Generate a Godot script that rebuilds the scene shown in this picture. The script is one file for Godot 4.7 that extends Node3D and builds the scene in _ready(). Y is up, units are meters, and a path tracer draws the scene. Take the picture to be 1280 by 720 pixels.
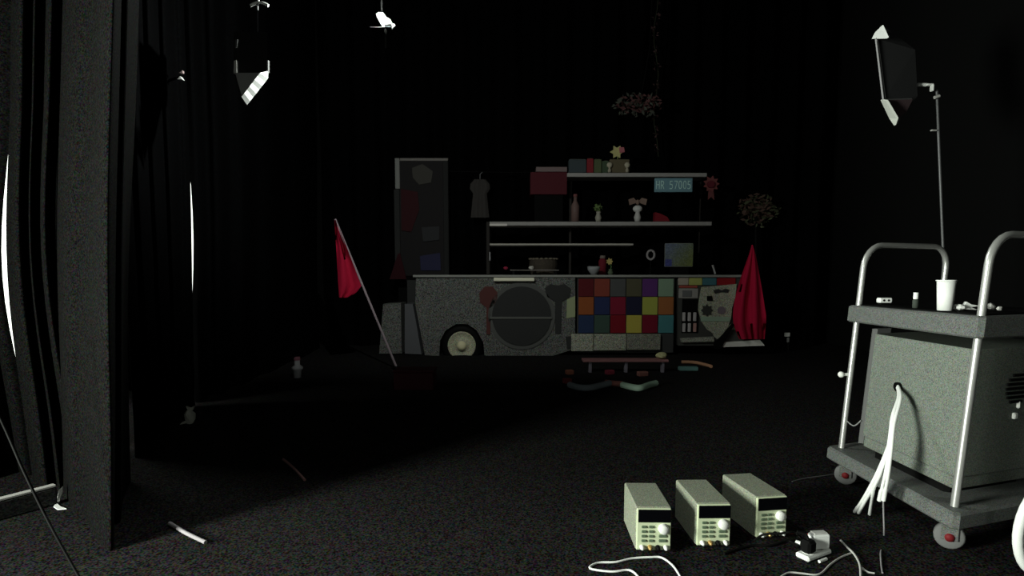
extends Node3D
# A dark studio: black drapes on the left, a toy-like food-truck set far at the back,
# a grey equipment cart and three bench power supplies in the foreground.

const FPX := 720.0          # focal length in pixels of the 1280x720 frame
const CAMH := 0.95
const PITCH := deg_to_rad(5.0)
const HORIZON := 345.0
var rng := RandomNumberGenerator.new()
var names := {}
var M := {}

# ---------------------------------------------------------------- pixels to points
func ray(px: float, py: float) -> Vector3:
	var yc: float = -(py - (HORIZON + FPX * tan(PITCH))) / FPX
	return Vector3((px - 640.0) / FPX, yc * cos(PITCH) - sin(PITCH), -yc * sin(PITCH) - cos(PITCH))

func at(px: float, py: float, d: float) -> Vector3:      # point at distance d in front of the camera
	var r := ray(px, py)
	return Vector3(0, CAMH, 0) + r * (d / -r.z)

func fl(px: float, py: float, h := 0.0) -> Vector3:      # point on the level plane y = h
	var r := ray(px, py)
	return Vector3(0, CAMH, 0) + r * ((h - CAMH) / r.y)

# ---------------------------------------------------------------- mesh helpers
func mb() -> SurfaceTool:
	var st := SurfaceTool.new()
	st.begin(Mesh.PRIMITIVE_TRIANGLES)
	return st

func face(st: SurfaceTool, pts: Array, inside: Vector3, smooth := -1) -> void:
	var n := Vector3.ZERO
	var c := Vector3.ZERO
	for i in pts.size():
		n -= (pts[i] - pts[0]).cross(pts[(i + 1) % pts.size()] - pts[0])
		c += pts[i]
	c /= pts.size()
	st.set_smooth_group(smooth)
	var order := pts.duplicate()
	if n.dot(c - inside) < 0:
		order.reverse()
	for i in range(1, order.size() - 1):
		for v in [order[0], order[i], order[i + 1]]:
			st.set_uv(Vector2(v.x + v.z, v.y))
			st.add_vertex(v)

func box(st: SurfaceTool, t: Transform3D, size: Vector3, bev := 0.004) -> void:
	# a box with chamfered edges, its middle at t
	var h := size / 2
	var b: float = minf(bev, minf(h.x, minf(h.y, h.z)) * 0.8)
	var inside := t.origin
	var p := func(sx, sy, sz, k): # k: axis whose face this corner belongs to
		var v := Vector3(sx * (h.x - (0.0 if k == 0 else b)), sy * (h.y - (0.0 if k == 1 else b)), sz * (h.z - (0.0 if k == 2 else b)))
		return t * v
	for s in [-1, 1]:
		face(st, [p.call(s, -1, -1, 0), p.call(s, 1, -1, 0), p.call(s, 1, 1, 0), p.call(s, -1, 1, 0)], inside)
		face(st, [p.call(-1, s, -1, 1), p.call(1, s, -1, 1), p.call(1, s, 1, 1), p.call(-1, s, 1, 1)], inside)
		face(st, [p.call(-1, -1, s, 2), p.call(1, -1, s, 2), p.call(1, 1, s, 2), p.call(-1, 1, s, 2)], inside)
		for r in [-1, 1]:
			face(st, [p.call(s, r, -1, 0), p.call(s, r, 1, 0), p.call(s, r, 1, 1), p.call(s, r, -1, 1)], inside)
			face(st, [p.call(s, -1, r, 0), p.call(s, 1, r, 0), p.call(s, 1, r, 2), p.call(s, -1, r, 2)], inside)
			face(st, [p.call(-1, s, r, 1), p.call(1, s, r, 1), p.call(1, s, r, 2), p.call(-1, s, r, 2)], inside)
			for q in [-1, 1]:
				face(st, [p.call(s, r, q, 0), p.call(s, r, q, 1), p.call(s, r, q, 2)], inside)

func bx(c: Vector3, size: Vector3, bev := 0.004, turn := 0.0) -> SurfaceTool:
	var st := mb()
	box(st, Transform3D(Basis(Vector3.UP, turn), c), size, bev)
	return st

func slab(st: SurfaceTool, front: Array, back_by: Vector3) -> void:   # a flat outline given its thickness
	var c := Vector3.ZERO
	for v in front:
		c += v
	c = c / front.size() + back_by / 2
	var back := []
	for v in front:
		back.append(v + back_by)
	var ids := Geometry2D.triangulate_polygon(flat2(front))
	for k in range(0, ids.size(), 3):
		face(st, [front[ids[k]], front[ids[k + 1]], front[ids[k + 2]]], c)
		face(st, [back[ids[k]], back[ids[k + 1]], back[ids[k + 2]]], c)
	var area := 0.0
	var f2 := flat2(front)
	for i in f2.size():
		area += f2[i].cross(f2[(i + 1) % f2.size()])
	for i in front.size():
		var j := (i + 1) % front.size()
		var mid: Vector3 = (front[i] + front[j]) / 2
		var e: Vector3 = front[j] - front[i]
		var outw := Vector3(e.y, -e.x, 0) * signf(area)
		face(st, [front[i], front[j], back[j], back[i]], mid + back_by / 2 - outw)

func flat2(pts: Array) -> PackedVector2Array:
	var o := PackedVector2Array()
	for v in pts:
		o.append(Vector2(v.x, v.y))
	return o

func tube(st: SurfaceTool, pts: Array, r: float, sides := 8, r_end := -1.0) -> void:
	var n := pts.size()
	var rings := []
	var side := Vector3.ZERO
	for i in n:
		var dir: Vector3 = (pts[mini(i + 1, n - 1)] - pts[maxi(i - 1, 0)]).normalized()
		if side == Vector3.ZERO:
			side = dir.cross(Vector3.UP if absf(dir.y) < 0.9 else Vector3.RIGHT).normalized()
		side = (side - dir * side.dot(dir)).normalized()
		var up := dir.cross(side)
		var rr: float = r if r_end < 0 else lerpf(r, r_end, float(i) / (n - 1))
		var ring := []
		for k in sides:
			var a := TAU * k / sides
			ring.append(pts[i] + (side * cos(a) + up * sin(a)) * rr)
		rings.append(ring)
	for i in n - 1:
		var mid: Vector3 = (pts[i] + pts[i + 1]) / 2
		for k in sides:
			var j := (k + 1) % sides
			face(st, [rings[i][k], rings[i][j], rings[i + 1][j], rings[i + 1][k]], mid, 1)
	face(st, rings[0], pts[1])
	face(st, rings[n - 1], pts[n - 2])

func spline(ctrl: Array, steps := 6) -> Array:
	var out := []
	for i in ctrl.size() - 1:
		var a = ctrl[maxi(i - 1, 0)]
		var d = ctrl[mini(i + 2, ctrl.size() - 1)]
		for s in steps:
			out.append(ctrl[i].cubic_interpolate(ctrl[i + 1], a, d, float(s) / steps))
	out.append(ctrl[-1])
	return out

func lathe(st: SurfaceTool, t: Transform3D, prof: Array, segs := 20, smooth := 1) -> void:   # profile of (radius, height), about the local y axis
	for i in prof.size() - 1:
		var m: Vector2 = (prof[i] + prof[i + 1]) / 2
		var e: Vector2 = prof[i + 1] - prof[i]
		var out2 := Vector2(e.y, -e.x).normalized() * 0.02
		for k in segs:
			var a := TAU * k / segs
			var b := TAU * (k + 1) / segs
			var f := func(v: Vector2, ang: float): return t * Vector3(v.x * cos(ang), v.y, v.x * sin(ang))
			var pts := []
			for v in [f.call(prof[i], a), f.call(prof[i + 1], a), f.call(prof[i + 1], b), f.call(prof[i], b)]:
				if not v in pts:
					pts.append(v)
			if pts.size() > 2:
				face(st, pts, f.call(m - out2, (a + b) / 2), smooth)

func ball(st: SurfaceTool, c: Vector3, r: Vector3, segs := 12, rough := 0.0) -> void:
	var rows := segs / 2
	var g := []
	for i in rows + 1:
		var row := []
		for k in segs:
			var th := PI * i / rows
			var ph := TAU * k / segs
			var q := 1.0 + (rng.randf_range(-rough, rough) if i > 0 and i < rows else 0.0)
			row.append(c + Vector3(sin(th) * cos(ph) * r.x, cos(th) * r.y, sin(th) * sin(ph) * r.z) * q)
		g.append(row)
	for i in rows:
		for k in segs:
			var j := (k + 1) % segs
			var pts := [g[i][k], g[i][j], g[i + 1][j], g[i + 1][k]]
			if i == 0: pts = [g[0][0], g[1][j], g[1][k]]
			elif i == rows - 1: pts = [g[i][k], g[i][j], g[rows][0]]
			face(st, pts, c, -1 if rough > 0 else 1)

# ---------------------------------------------------------------- scene helpers
func numbered(called: String) -> String:
	if not names.has(called):
		names[called] = 0
		return called
	names[called] += 1
	return "%s_%03d" % [called, names[called]]

func obj(called: String, st: SurfaceTool, m: Material, parent: Node3D = self) -> MeshInstance3D:
	st.generate_normals()
	var arr := st.commit_to_arrays()
	var vs: PackedVector3Array = arr[Mesh.ARRAY_VERTEX]
	var bb := AABB(vs[0], Vector3.ZERO)
	for v in vs:
		bb = bb.expand(v)
	var o := Vector3(bb.position.x + bb.size.x / 2, bb.position.y, bb.position.z + bb.size.z / 2)
	for i in vs.size():
		vs[i] -= o
	arr[Mesh.ARRAY_VERTEX] = vs
	var am := ArrayMesh.new()
	am.add_surface_from_arrays(Mesh.PRIMITIVE_TRIANGLES, arr)
	var mi := MeshInstance3D.new()
	mi.mesh = am
	mi.material_override = m
	mi.cast_shadow = GeometryInstance3D.SHADOW_CASTING_SETTING_ON
	mi.set_meta("world_base", o)
	mi.name = numbered(called) if parent == self else called
	mi.position = o - (parent.get_meta("world_base") if parent != self else Vector3.ZERO)
	parent.add_child(mi, true)
	return mi

func thing(called: String, label: String, category: String, base: Vector3, group := "") -> Node3D:
	var o := Node3D.new()
	o.name = numbered(called)
	add_child(o, true)
	o.position = base
	o.set_meta("world_base", base)
	return tag(o, label, category, group)

func tag(o: Node3D, label: String, category: String, group := "") -> Node3D:
	o.set_meta("label", label)
	o.set_meta("category", category)
	if group: o.set_meta("group", group)
	return o

func struct(called: String, st: SurfaceTool, m: Material, label: String, category: String, parent: Node3D = self) -> MeshInstance3D:
	var o := obj(called, st, m, parent)
	if parent == self:
		o.set_meta("kind", "structure")
		tag(o, label, category)
	return o

func mat(r: float, g: float, b: float, rough := 0.8, metal := 0.0, spec := 0.3) -> StandardMaterial3D:   # linear base colour
	var m := StandardMaterial3D.new()
	m.albedo_color = Color(r, g, b).linear_to_srgb()
	m.roughness = rough
	m.metallic = metal
	m.metallic_specular = spec
	return m

func flecked(m: StandardMaterial3D, tex: Texture2D, scale: float) -> StandardMaterial3D:
	m.albedo_texture = tex
	m.uv1_triplanar = true
	m.uv1_world_triplanar = true
	m.uv1_scale = Vector3.ONE * scale
	return m

func fleck_texture(dark: float, hue: float, seed_no: int) -> ImageTexture:   # woven / sprayed flecks, multiplied onto the base colour
	var r := RandomNumberGenerator.new()
	r.seed = seed_no
	var im := Image.create(256, 256, false, Image.FORMAT_RGB8)
	for y in 256:
		for x in 256:
			var v := clampf(1.0 - dark * absf(r.randfn(0.0, 0.6)), 0.15, 1.0)
			im.set_pixel(x, y, Color(clampf(v + r.randfn(0, hue), 0, 1), clampf(v + r.randfn(0, hue), 0, 1), clampf(v + r.randfn(0, hue), 0, 1)))
	return ImageTexture.create_from_image(im)

func window_light(called: String, at_: Vector3, yaw: float, w: float, h: float, energy: float, c: Color) -> void:
	var l := AreaLight3D.new()
	l.name = called
	l.area_size = Vector2(w, h)
	l.light_energy = energy
	l.light_color = c
	l.shadow_enabled = true
	l.area_range = 30.0
	l.area_attenuation = 2.0
	l.position = at_
	l.rotation.y = yaw
	add_child(l, true)

# ---------------------------------------------------------------- main
func _ready() -> void:
	rng.seed = 7
	# camera
	var cam := Camera3D.new()
	cam.name = "camera"
	cam.projection = Camera3D.PROJECTION_FRUSTUM
	cam.near = 0.05
	cam.far = 60.0
	cam.size = 2.0 * cam.near * 360.0 / FPX
	cam.frustum_offset = Vector2(0, cam.near * (HORIZON + FPX * tan(PITCH) - 360.0) / FPX)
	cam.position = Vector3(0, CAMH, 0)
	cam.rotation.x = -PITCH
	add_child(cam)
	cam.current = true
	# sky and exposure: a closed, blacked-out room
	var env := Environment.new()
	env.background_mode = Environment.BG_COLOR
	env.background_color = Color(0.01, 0.01, 0.012)
	env.tonemap_mode = Environment.TONE_MAPPER_LINEAR
	env.tonemap_exposure = 1.0
	env.sdfgi_enabled = true
	env.ssao_enabled = true
	env.ssil_enabled = true
	var we := WorldEnvironment.new()
	we.name = "environment"
	we.environment = env
	add_child(we)
	# daylight through the frosted panes: the big one, out of view left of the camera, is the key light
	var day := Color(0.97, 1.0, 0.95)
	window_light("window_light", Vector3(-3.17, 1.05, 0.0), -PI / 2, 0.9, 1.0, 38.0, day)
	window_light("window_light", Vector3(-3.17, 1.1, -3.65), -PI / 2, 0.8, 1.7, 0.10, day)
	window_light("window_light", Vector3(-3.17, 1.2, -5.75), -PI / 2, 0.8, 1.3, 0.10, day)
	window_light("window_light", Vector3(0.55, 1.75, 1.97), 0.0, 0.5, 0.6, 1.4, day)  # out of view behind the camera, placed to light the set frontally
	make_materials()
	room()
	drapes()
	cart()
	cabinet()
	supplies()
	set_piece()
	shelf_things()
	backdrop()
	studio_lamps()
	floor_things()
	cart_things()

func make_materials() -> void:
	var fleck := fleck_texture(0.75, 0.22, 3)
	var fine := fleck_texture(0.45, 0.10, 4)
	M.carpet = flecked(mat(0.040, 0.0375, 0.0375, 0.95, 0, 0.1), fleck, 0.9)
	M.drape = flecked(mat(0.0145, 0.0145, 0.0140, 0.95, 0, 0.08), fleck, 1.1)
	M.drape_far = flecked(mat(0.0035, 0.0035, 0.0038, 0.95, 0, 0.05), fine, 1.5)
	M.black_paint = mat(0.006, 0.006, 0.006, 0.9, 0, 0.1)
	M.cart_grey = flecked(mat(0.20, 0.21, 0.20, 0.6), fine, 2.5)
	M.cab_grey = flecked(mat(0.27, 0.30, 0.26, 0.6), fine, 2.5)
	M.psu = flecked(mat(0.46, 0.49, 0.38, 0.5), fine, 3.0)
	M.psu_front = mat(0.56, 0.62, 0.42, 0.5)
	M.button = mat(0.10, 0.14, 0.09, 0.6)
	M.screen = mat(0.002, 0.002, 0.003, 0.35, 0, 0.1)
	M.chrome = mat(0.62, 0.62, 0.60, 0.35, 0.7, 0.5)
	M.steel = mat(0.13, 0.13, 0.135, 0.45, 0.3, 0.5)
	M.white = mat(0.86, 0.87, 0.85, 0.6)
	M.paper = mat(0.80, 0.80, 0.77, 0.9)
	M.off = mat(0.5, 0.49, 0.47, 0.7)
	M.black = mat(0.004, 0.004, 0.004, 0.6, 0, 0.2)
	M.rubber = mat(0.15, 0.15, 0.15, 0.8)
	M.red_hub = mat(0.16, 0.012, 0.015, 0.6)
	M.cable_grey = mat(0.35, 0.34, 0.35, 0.6)
	M.black_fabric = mat(0.05, 0.05, 0.052, 0.9, 0, 0.1)
	M.brass = mat(0.6, 0.4, 0.15, 0.4, 0.6)
	M.red = mat(0.42, 0.012, 0.045, 0.85, 0, 0.1)

func wall_run(called: String, label: String, x: float, z0: float, z1: float, holes: Array) -> void:
	# the left wall, 0.2 m thick, with window openings [z_near, z_far, y0, y1]
	var st := mb()
	var z := z0
	for hl in holes:
		box(st, Transform3D(Basis.IDENTITY, Vector3(x, 2.4, (z + hl[0]) / 2)), Vector3(0.2, 4.8, absf(z - hl[0])), 0.001)
		var mid: float = (hl[0] + hl[1]) / 2
		var w: float = absf(hl[0] - hl[1])
		box(st, Transform3D(Basis.IDENTITY, Vector3(x, hl[2] / 2, mid)), Vector3(0.2, hl[2], w), 0.001)
		box(st, Transform3D(Basis.IDENTITY, Vector3(x, (hl[3] + 4.8) / 2, mid)), Vector3(0.2, 4.8 - hl[3], w), 0.001)
		z = hl[1]
	box(st, Transform3D(Basis.IDENTITY, Vector3(x, 2.4, (z + z1) / 2)), Vector3(0.2, 4.8, absf(z - z1)), 0.001)
	struct(called, st, M.black_paint, label, "wall")

func pane_glass(l: float) -> StandardMaterial3D:
	var m := mat(0.3, 0.3, 0.3, 0.9)
	m.emission_enabled = true
	m.emission = Color(0.97, 1.0, 0.95)
	m.emission_energy_multiplier = l
	return m

func window(n: int, label: String, c: Vector3, along: Vector3, w: float, h: float, glow: float) -> void:
	var t := thing("window_%d" % n, label, "window", c - Vector3(0, h / 2, 0))
	t.set_meta("kind", "structure")
	var dir := along.normalized()
	var bs := Basis(dir, Vector3.UP, dir.cross(Vector3.UP))
	var fr := mb()
	for s in [-1, 1]:
		box(fr, Transform3D(bs, c + dir * s * (w / 2 + 0.0)), Vector3(0.04, h + 0.04, 0.1))
		box(fr, Transform3D(bs, c + Vector3.UP * s * (h / 2)), Vector3(w - 0.04, 0.04, 0.1))
	obj("window_frame", fr, M.off, t)
	var p := mb()
	box(p, Transform3D(bs, c), Vector3(w - 0.04, h - 0.04, 0.012), 0.001)
	obj("pane", p, pane_glass(glow), t)

func room() -> void:
	struct("floor", bx(Vector3(0.65, -0.05, -3.25), Vector3(7.9, 0.1, 10.7), 0.001), M.carpet, "dark flecked studio carpet floor", "floor")
	struct("ceiling", bx(Vector3(0.65, 4.9, -3.25), Vector3(7.9, 0.2, 10.7), 0.001), M.black_paint, "black painted studio ceiling", "ceiling")
	wall_run("wall_left", "black painted left wall with covered windows", -3.3, 2.1, -8.6, [[0.47, -0.47, 0.53, 1.57], [-3.23, -4.07, 0.2, 2.0], [-5.33, -6.17, 0.5, 1.9]])
	struct("wall_right", bx(Vector3(4.6, 2.4, -3.25), Vector3(0.2, 4.8, 10.7), 0.001), M.black_paint, "black painted right wall beyond the cart", "wall")
	struct("wall_back", bx(Vector3(0.65, 2.4, -8.5), Vector3(7.7, 4.8, 0.2), 0.001), M.black_paint, "black painted back wall behind the back drape", "wall")
	var st := mb()   # the wall behind the camera, with an unseen pane that lights the set from the front
	box(st, Transform3D(Basis.IDENTITY, Vector3(-1.45, 2.4, 2.1)), Vector3(3.5, 4.8, 0.2), 0.001)
	box(st, Transform3D(Basis.IDENTITY, Vector3(2.65, 2.4, 2.1)), Vector3(3.7, 4.8, 0.2), 0.001)
	box(st, Transform3D(Basis.IDENTITY, Vector3(0.55, 0.72, 2.1)), Vector3(0.5, 1.44, 0.2), 0.001)
	box(st, Transform3D(Basis.IDENTITY, Vector3(0.55, 3.43, 2.1)), Vector3(0.5, 2.74, 0.2), 0.001)
	struct("wall_front", st, M.black_paint, "black painted wall behind the camera", "wall")
	window(1, "bright frosted window out of view left of the camera, lighting the foreground from the left", Vector3(-3.25, 1.05, 0), Vector3(0, 0, 1), 0.94, 1.04, 1.5)
	window(2, "bright window glimpsed through the near slit between the left drapes", Vector3(-3.25, 1.1, -3.65), Vector3(0, 0, 1), 0.84, 1.8, 3.0)
	window(3, "bright window glimpsed through the far thin slit between the left drapes", Vector3(-3.25, 1.2, -5.75), Vector3(0, 0, 1), 0.84, 1.4, 2.0)
	window(4, "unseen frosted pane behind the camera, placed to light the set from the front", Vector3(0.55, 1.75, 2.05), Vector3(1, 0, 0), 0.5, 0.62, 1.0)

func hang(called: String, label: String, path: Array, top: float, m: Material, lean := 0.0, pinch := Vector4.ZERO, pinch_left := false, low := 0.55) -> void:
	# path: (pixel at the horizon, distance) along the drape; lean: how far the top is drawn in; pinch (y0, y1, width, x slope): the edge is drawn aside there
	var line := spline(path, 5)
	var rows := 22
	var n := line.size()
	var cols := [[], []]
	for i in n:
		var d: float = line[i].y
		var x: float = (line[i].x - 640.0) / FPX * d
		var nx := Vector2.ZERO
		var pa = line[maxi(i - 1, 0)]
		var pb = line[mini(i + 1, n - 1)]
		var e := Vector2((pb.x - 640) / FPX * pb.y - (pa.x - 640) / FPX * pa.y, pb.y - pa.y).normalized()
		nx = Vector2(-e.y, e.x)
		for side in 2:
			var col := []
			for r in rows + 1:
				var y := top * r / rows
				var k: float = (y - 0.95) * lerpf(low, 1.0, smoothstep(0.25, 1.75, y))
				var xx := x + lean * k + 0.012 * sin(y * 2.1 + x * 9.0) * (1.0 - y / top)
				var frac := float(i) / (n - 1)
				var w := frac if not pinch_left else 1.0 - frac
				if pinch.z > 0 and w > 0.7 and y > pinch.x and y < pinch.y:
					var u := (y - pinch.x) / (pinch.y - pinch.x)
					xx += (1.0 if pinch_left else -1.0) * pinch.z * pow(sin(PI * pow(u, pinch.w)), 1.3) * (w - 0.7) / 0.3
				col.append(Vector3(xx + nx.x * 0.006 * side, y, -d - nx.y * 0.006 * side))
			cols[side].append(col)
	var st := mb()
	for i in n - 1:
		for r in rows:
			var c0: Vector3 = (cols[0][i][r] + cols[1][i + 1][r + 1]) / 2
			for side in 2:
				face(st, [cols[side][i][r], cols[side][i + 1][r], cols[side][i + 1][r + 1], cols[side][i][r + 1]], c0, 1 + side)
	for r in rows:
		for i in [0, n - 1]:
			var inn: Vector3 = cols[0][1 if i == 0 else n - 2][r]
			face(st, [cols[0][i][r], cols[1][i][r], cols[1][i][r + 1], cols[0][i][r + 1]], inn)
	for i in n - 1:
		for r in [0, rows]:
			face(st, [cols[0][i][r], cols[0][i + 1][r], cols[1][i + 1][r], cols[1][i][r]], Vector3(cols[0][i][r].x, top / 2, cols[0][i][r].z))
	tag(obj(called, st, m), label, "drape")

func drapes() -> void:
	var P := func(a): 
		var o := []
		for k in range(0, a.size(), 2): o.append(Vector2(a[k], a[k + 1]))
		return o
	hang("drape", "black drape at the left edge of the picture, left of the bright slit", P.call([-150, 3.0, -110, 2.72, -75, 2.85, -45, 2.62, -20, 2.78, -2, 2.68, 13, 2.70]), 2.6, M.drape, 0.085, Vector4(0.5, 1.6, 0.026, 0.9), false, -0.75)
	hang("drape", "narrow pleated black drape between the bright slit and the broad fold", P.call([11, 2.62, 20, 2.52, 29, 2.52, 35, 2.64, 41, 2.50, 48, 2.64, 57, 2.48, 65, 2.50, 74, 2.70]), 2.6, M.drape, 0.09, Vector4.ZERO, false, -0.7)
	hang("drape", "broad black drape fold nearest the camera, palest of the left drapes", P.call([71, 2.66, 75, 2.46, 83, 2.32, 92, 2.25, 101, 2.23, 110, 2.17, 118, 2.04, 126, 1.95, 133, 1.92, 138, 1.94, 141, 2.02, 144, 2.14, 147, 2.22, 149, 2.15, 153, 2.19, 157, 2.40, 164, 2.60]), 2.6, M.drape, 0.09)
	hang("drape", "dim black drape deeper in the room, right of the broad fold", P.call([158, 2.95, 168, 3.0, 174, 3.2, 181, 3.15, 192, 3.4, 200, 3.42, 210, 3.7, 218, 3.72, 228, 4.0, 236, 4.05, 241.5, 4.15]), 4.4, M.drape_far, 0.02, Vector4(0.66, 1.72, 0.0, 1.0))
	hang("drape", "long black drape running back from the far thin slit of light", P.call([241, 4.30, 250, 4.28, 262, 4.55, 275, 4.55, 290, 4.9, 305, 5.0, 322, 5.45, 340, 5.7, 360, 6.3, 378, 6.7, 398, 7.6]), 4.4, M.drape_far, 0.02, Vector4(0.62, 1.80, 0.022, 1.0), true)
	var back := []
	var k := 0
	var x := -2.55
	while x < 4.4:
		var d := 7.85 + (0.09 if k % 2 == 0 else -0.05)
		back.append(Vector2(640 + x / d * FPX, d))
		x += 0.17
		k += 1
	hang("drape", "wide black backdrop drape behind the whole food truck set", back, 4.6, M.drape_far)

# ---------------------------------------------------------------- the cart
# plan of the cart: near left corner N, L runs back along the left side, W to the right
const CN := Vector3(1.525, 0, -1.89)
const CL := Vector3(-0.002, 0, -0.71)
const CW := Vector3(0.520, 0, -0.172)
const CLEAN := 0.07   # the uprights lean a little

func cp(l: float, w: float, y: float) -> Vector3:
	return CN + CL * l + CW * w + Vector3((y - 0.5) * CLEAN, y, 0)

func cslab(l0: float, l1: float, w0: float, w1: float, y0: float, y1: float, cham := 0.0) -> SurfaceTool:
	var st := mb()
	var c := cp((l0 + l1) / 2, (w0 + w1) / 2, (y0 + y1) / 2)
	var ring := func(y, s):
		var o := []
		var q := 0.035   # cut corners
		for v in [[l0 + s, w0 + s + q], [l0 + s + q * 0.6, w0 + s], [l1 - s - q * 0.6, w0 + s], [l1 - s, w0 + s + q], [l1 - s, w1 - s - q], [l1 - s - q * 0.6, w1 - s], [l0 + s + q * 0.6, w1 - s], [l0 + s, w1 - s - q]]:
			o.append(cp(v[0], v[1], y))
		return o
	var rs := [ring.call(y0, cham), ring.call(y0 + cham * 0.5, 0.0), ring.call(y1 - cham * 0.5, 0.0), ring.call(y1, cham)]
	for r in 3:
		for i in 8:
			var j := (i + 1) % 8
			face(st, [rs[r][i], rs[r][j], rs[r + 1][j], rs[r + 1][i]], c)
	face(st, rs[0], c)
	face(st, rs[3], c)
	return st

func cart() -> void:
	var t := thing("utility_cart", "grey two-tier utility cart on casters with steel tube handles", "cart", cp(0.5, 0.5, 0) * Vector3(1, 0, 1))
	obj("top_tray", cslab(-0.03, 1.03, -0.045, 1.045, 0.745, 0.819, 0.012), M.cart_grey, t)
	obj("mat", cslab(0.02, 0.98, 0.02, 0.98, 0.8195, 0.823, 0.001), M.black_paint, t)
	obj("bottom_tray", cslab(-0.06, 1.05, -0.07, 1.045, 0.107, 0.165, 0.015), M.cart_grey, t)
	for l in [0.02, 0.97]:
		var lo := 0.166
		var hi: float = 1.087
		var a := 0.02
		var b := 0.96
		var pts := [cp(l, a, lo), cp(l, a, 0.5), cp(l, a, hi - 0.10)]
		for k in range(1, 7):
			var an := PI / 2 * k / 6
			pts.append(cp(l, a + 0.17 * (1 - cos(an)), hi - 0.10 + 0.10 * sin(an)))
		for k in range(0, 7):
			var an := PI / 2 * k / 6
			pts.append(cp(l, b - 0.17 * (1 - sin(an)), hi - 0.10 + 0.10 * cos(an)))
		pts.append(cp(l, b, 0.5))
		pts.append(cp(l, b, lo))
		var st := mb()
		tube(st, pts, 0.0125, 12)
		obj("tube_handle", st, M.chrome, t)
	for c in [[0.06, 0.08], [0.06, 0.90], [0.94, 0.08], [0.94, 0.90]]:
		var p := cp(c[0], c[1], 0) * Vector3(1, 0, 1)
		var f := mb()
		box(f, Transform3D(Basis.IDENTITY, p + Vector3(0, 0.098, 0)), Vector3(0.075, 0.016, 0.075))
		for s in [-1, 1]:
			box(f, Transform3D(Basis(Vector3.UP, -0.6), p + Basis(Vector3.UP, -0.6) * Vector3(0, 0.065, s * 0.021)), Vector3(0.05, 0.06, 0.004))
		obj("caster_fork", f, M.cart_grey, t)
		var w := mb()
		var tb := Transform3D(Basis(Vector3.UP, -0.6) * Basis(Vector3.RIGHT, PI / 2), p + Vector3(0, 0.0455, 0))
		lathe(w, tb, [Vector2(0.0146, -0.014), Vector2(0.040, -0.015), Vector2(0.0455, -0.010), Vector2(0.0455, 0.010), Vector2(0.040, 0.015), Vector2(0.0146, 0.014)], 24)
		var wheel := obj("wheel", w, M.rubber, t)
		var h := mb()
		lathe(h, tb, [Vector2(0, -0.027), Vector2(0.014, -0.026), Vector2(0.0145, 0.026), Vector2(0, 0.027)], 16)
		obj("wheel_hub", h, M.red_hub, wheel)
	var k := mb()
	ball(k, cp(0.99, -0.06, 0.505), Vector3(0.014, 0.014, 0.014), 10)
	tube(k, [cp(0.985, -0.045, 0.505), cp(0.975, 0.0, 0.505)], 0.007, 8)
	obj("knob", k, M.paper, t)

func cabinet() -> void:
	var t := thing("equipment_cabinet", "plain grey steel cabinet standing inside the utility cart", "cabinet", cp(0.5, 0.5, 0.166))
	obj("body", cslab(0.065, 0.84, 0.075, 0.93, 0.25, 0.70, 0.004), M.cab_grey, t)
	obj("plinth", cslab(0.075, 0.83, 0.085, 0.92, 0.205, 0.2485, 0.004), M.cab_grey, t)
	obj("foot_frame", cslab(0.16, 0.76, 0.14, 0.86, 0.1655, 0.2045, 0.002), M.black, t)
	obj("rear_post", cslab(0.845, 0.885, 0.085, 0.30, 0.205, 0.72, 0.003), M.rubber, t)
	var g := mb()   # dark cable hole on the left face
	var hc := cp(0.55, 0.068, 0.505)
	lathe(g, Transform3D(Basis(Vector3.BACK, PI / 2), hc), [Vector2(0.0, -0.002), Vector2(0.016, -0.003), Vector2(0.019, 0.004), Vector2(0.019, 0.010)], 18)
	obj("cable_grommet", g, M.black, t)
	var fw := CW.normalized()
	var v := mb()   # dark round vent and latch on the face towards the camera
	var vb := Basis(fw, Vector3.UP, fw.cross(Vector3.UP).normalized())
	for k in 7:
		var wy := 0.60 - k * 0.016
		var half := 0.06 * sqrt(maxf(0.05, 1.0 - pow((k - 3) / 3.6, 2)))
		box(v, Transform3D(vb, cp(0.061, 0.52, wy)), Vector3(half * 2, 0.010, 0.008), 0.002)
	obj("vent", v, M.black, t)
	var la := mb()
	box(la, Transform3D(vb, cp(0.061, 0.53, 0.452)), Vector3(0.018, 0.022, 0.014), 0.003)
	box(la, Transform3D(vb, cp(0.061, 0.55, 0.492)), Vector3(0.008, 0.026, 0.012), 0.003)
	obj("latch", la, M.paper, t)

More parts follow.
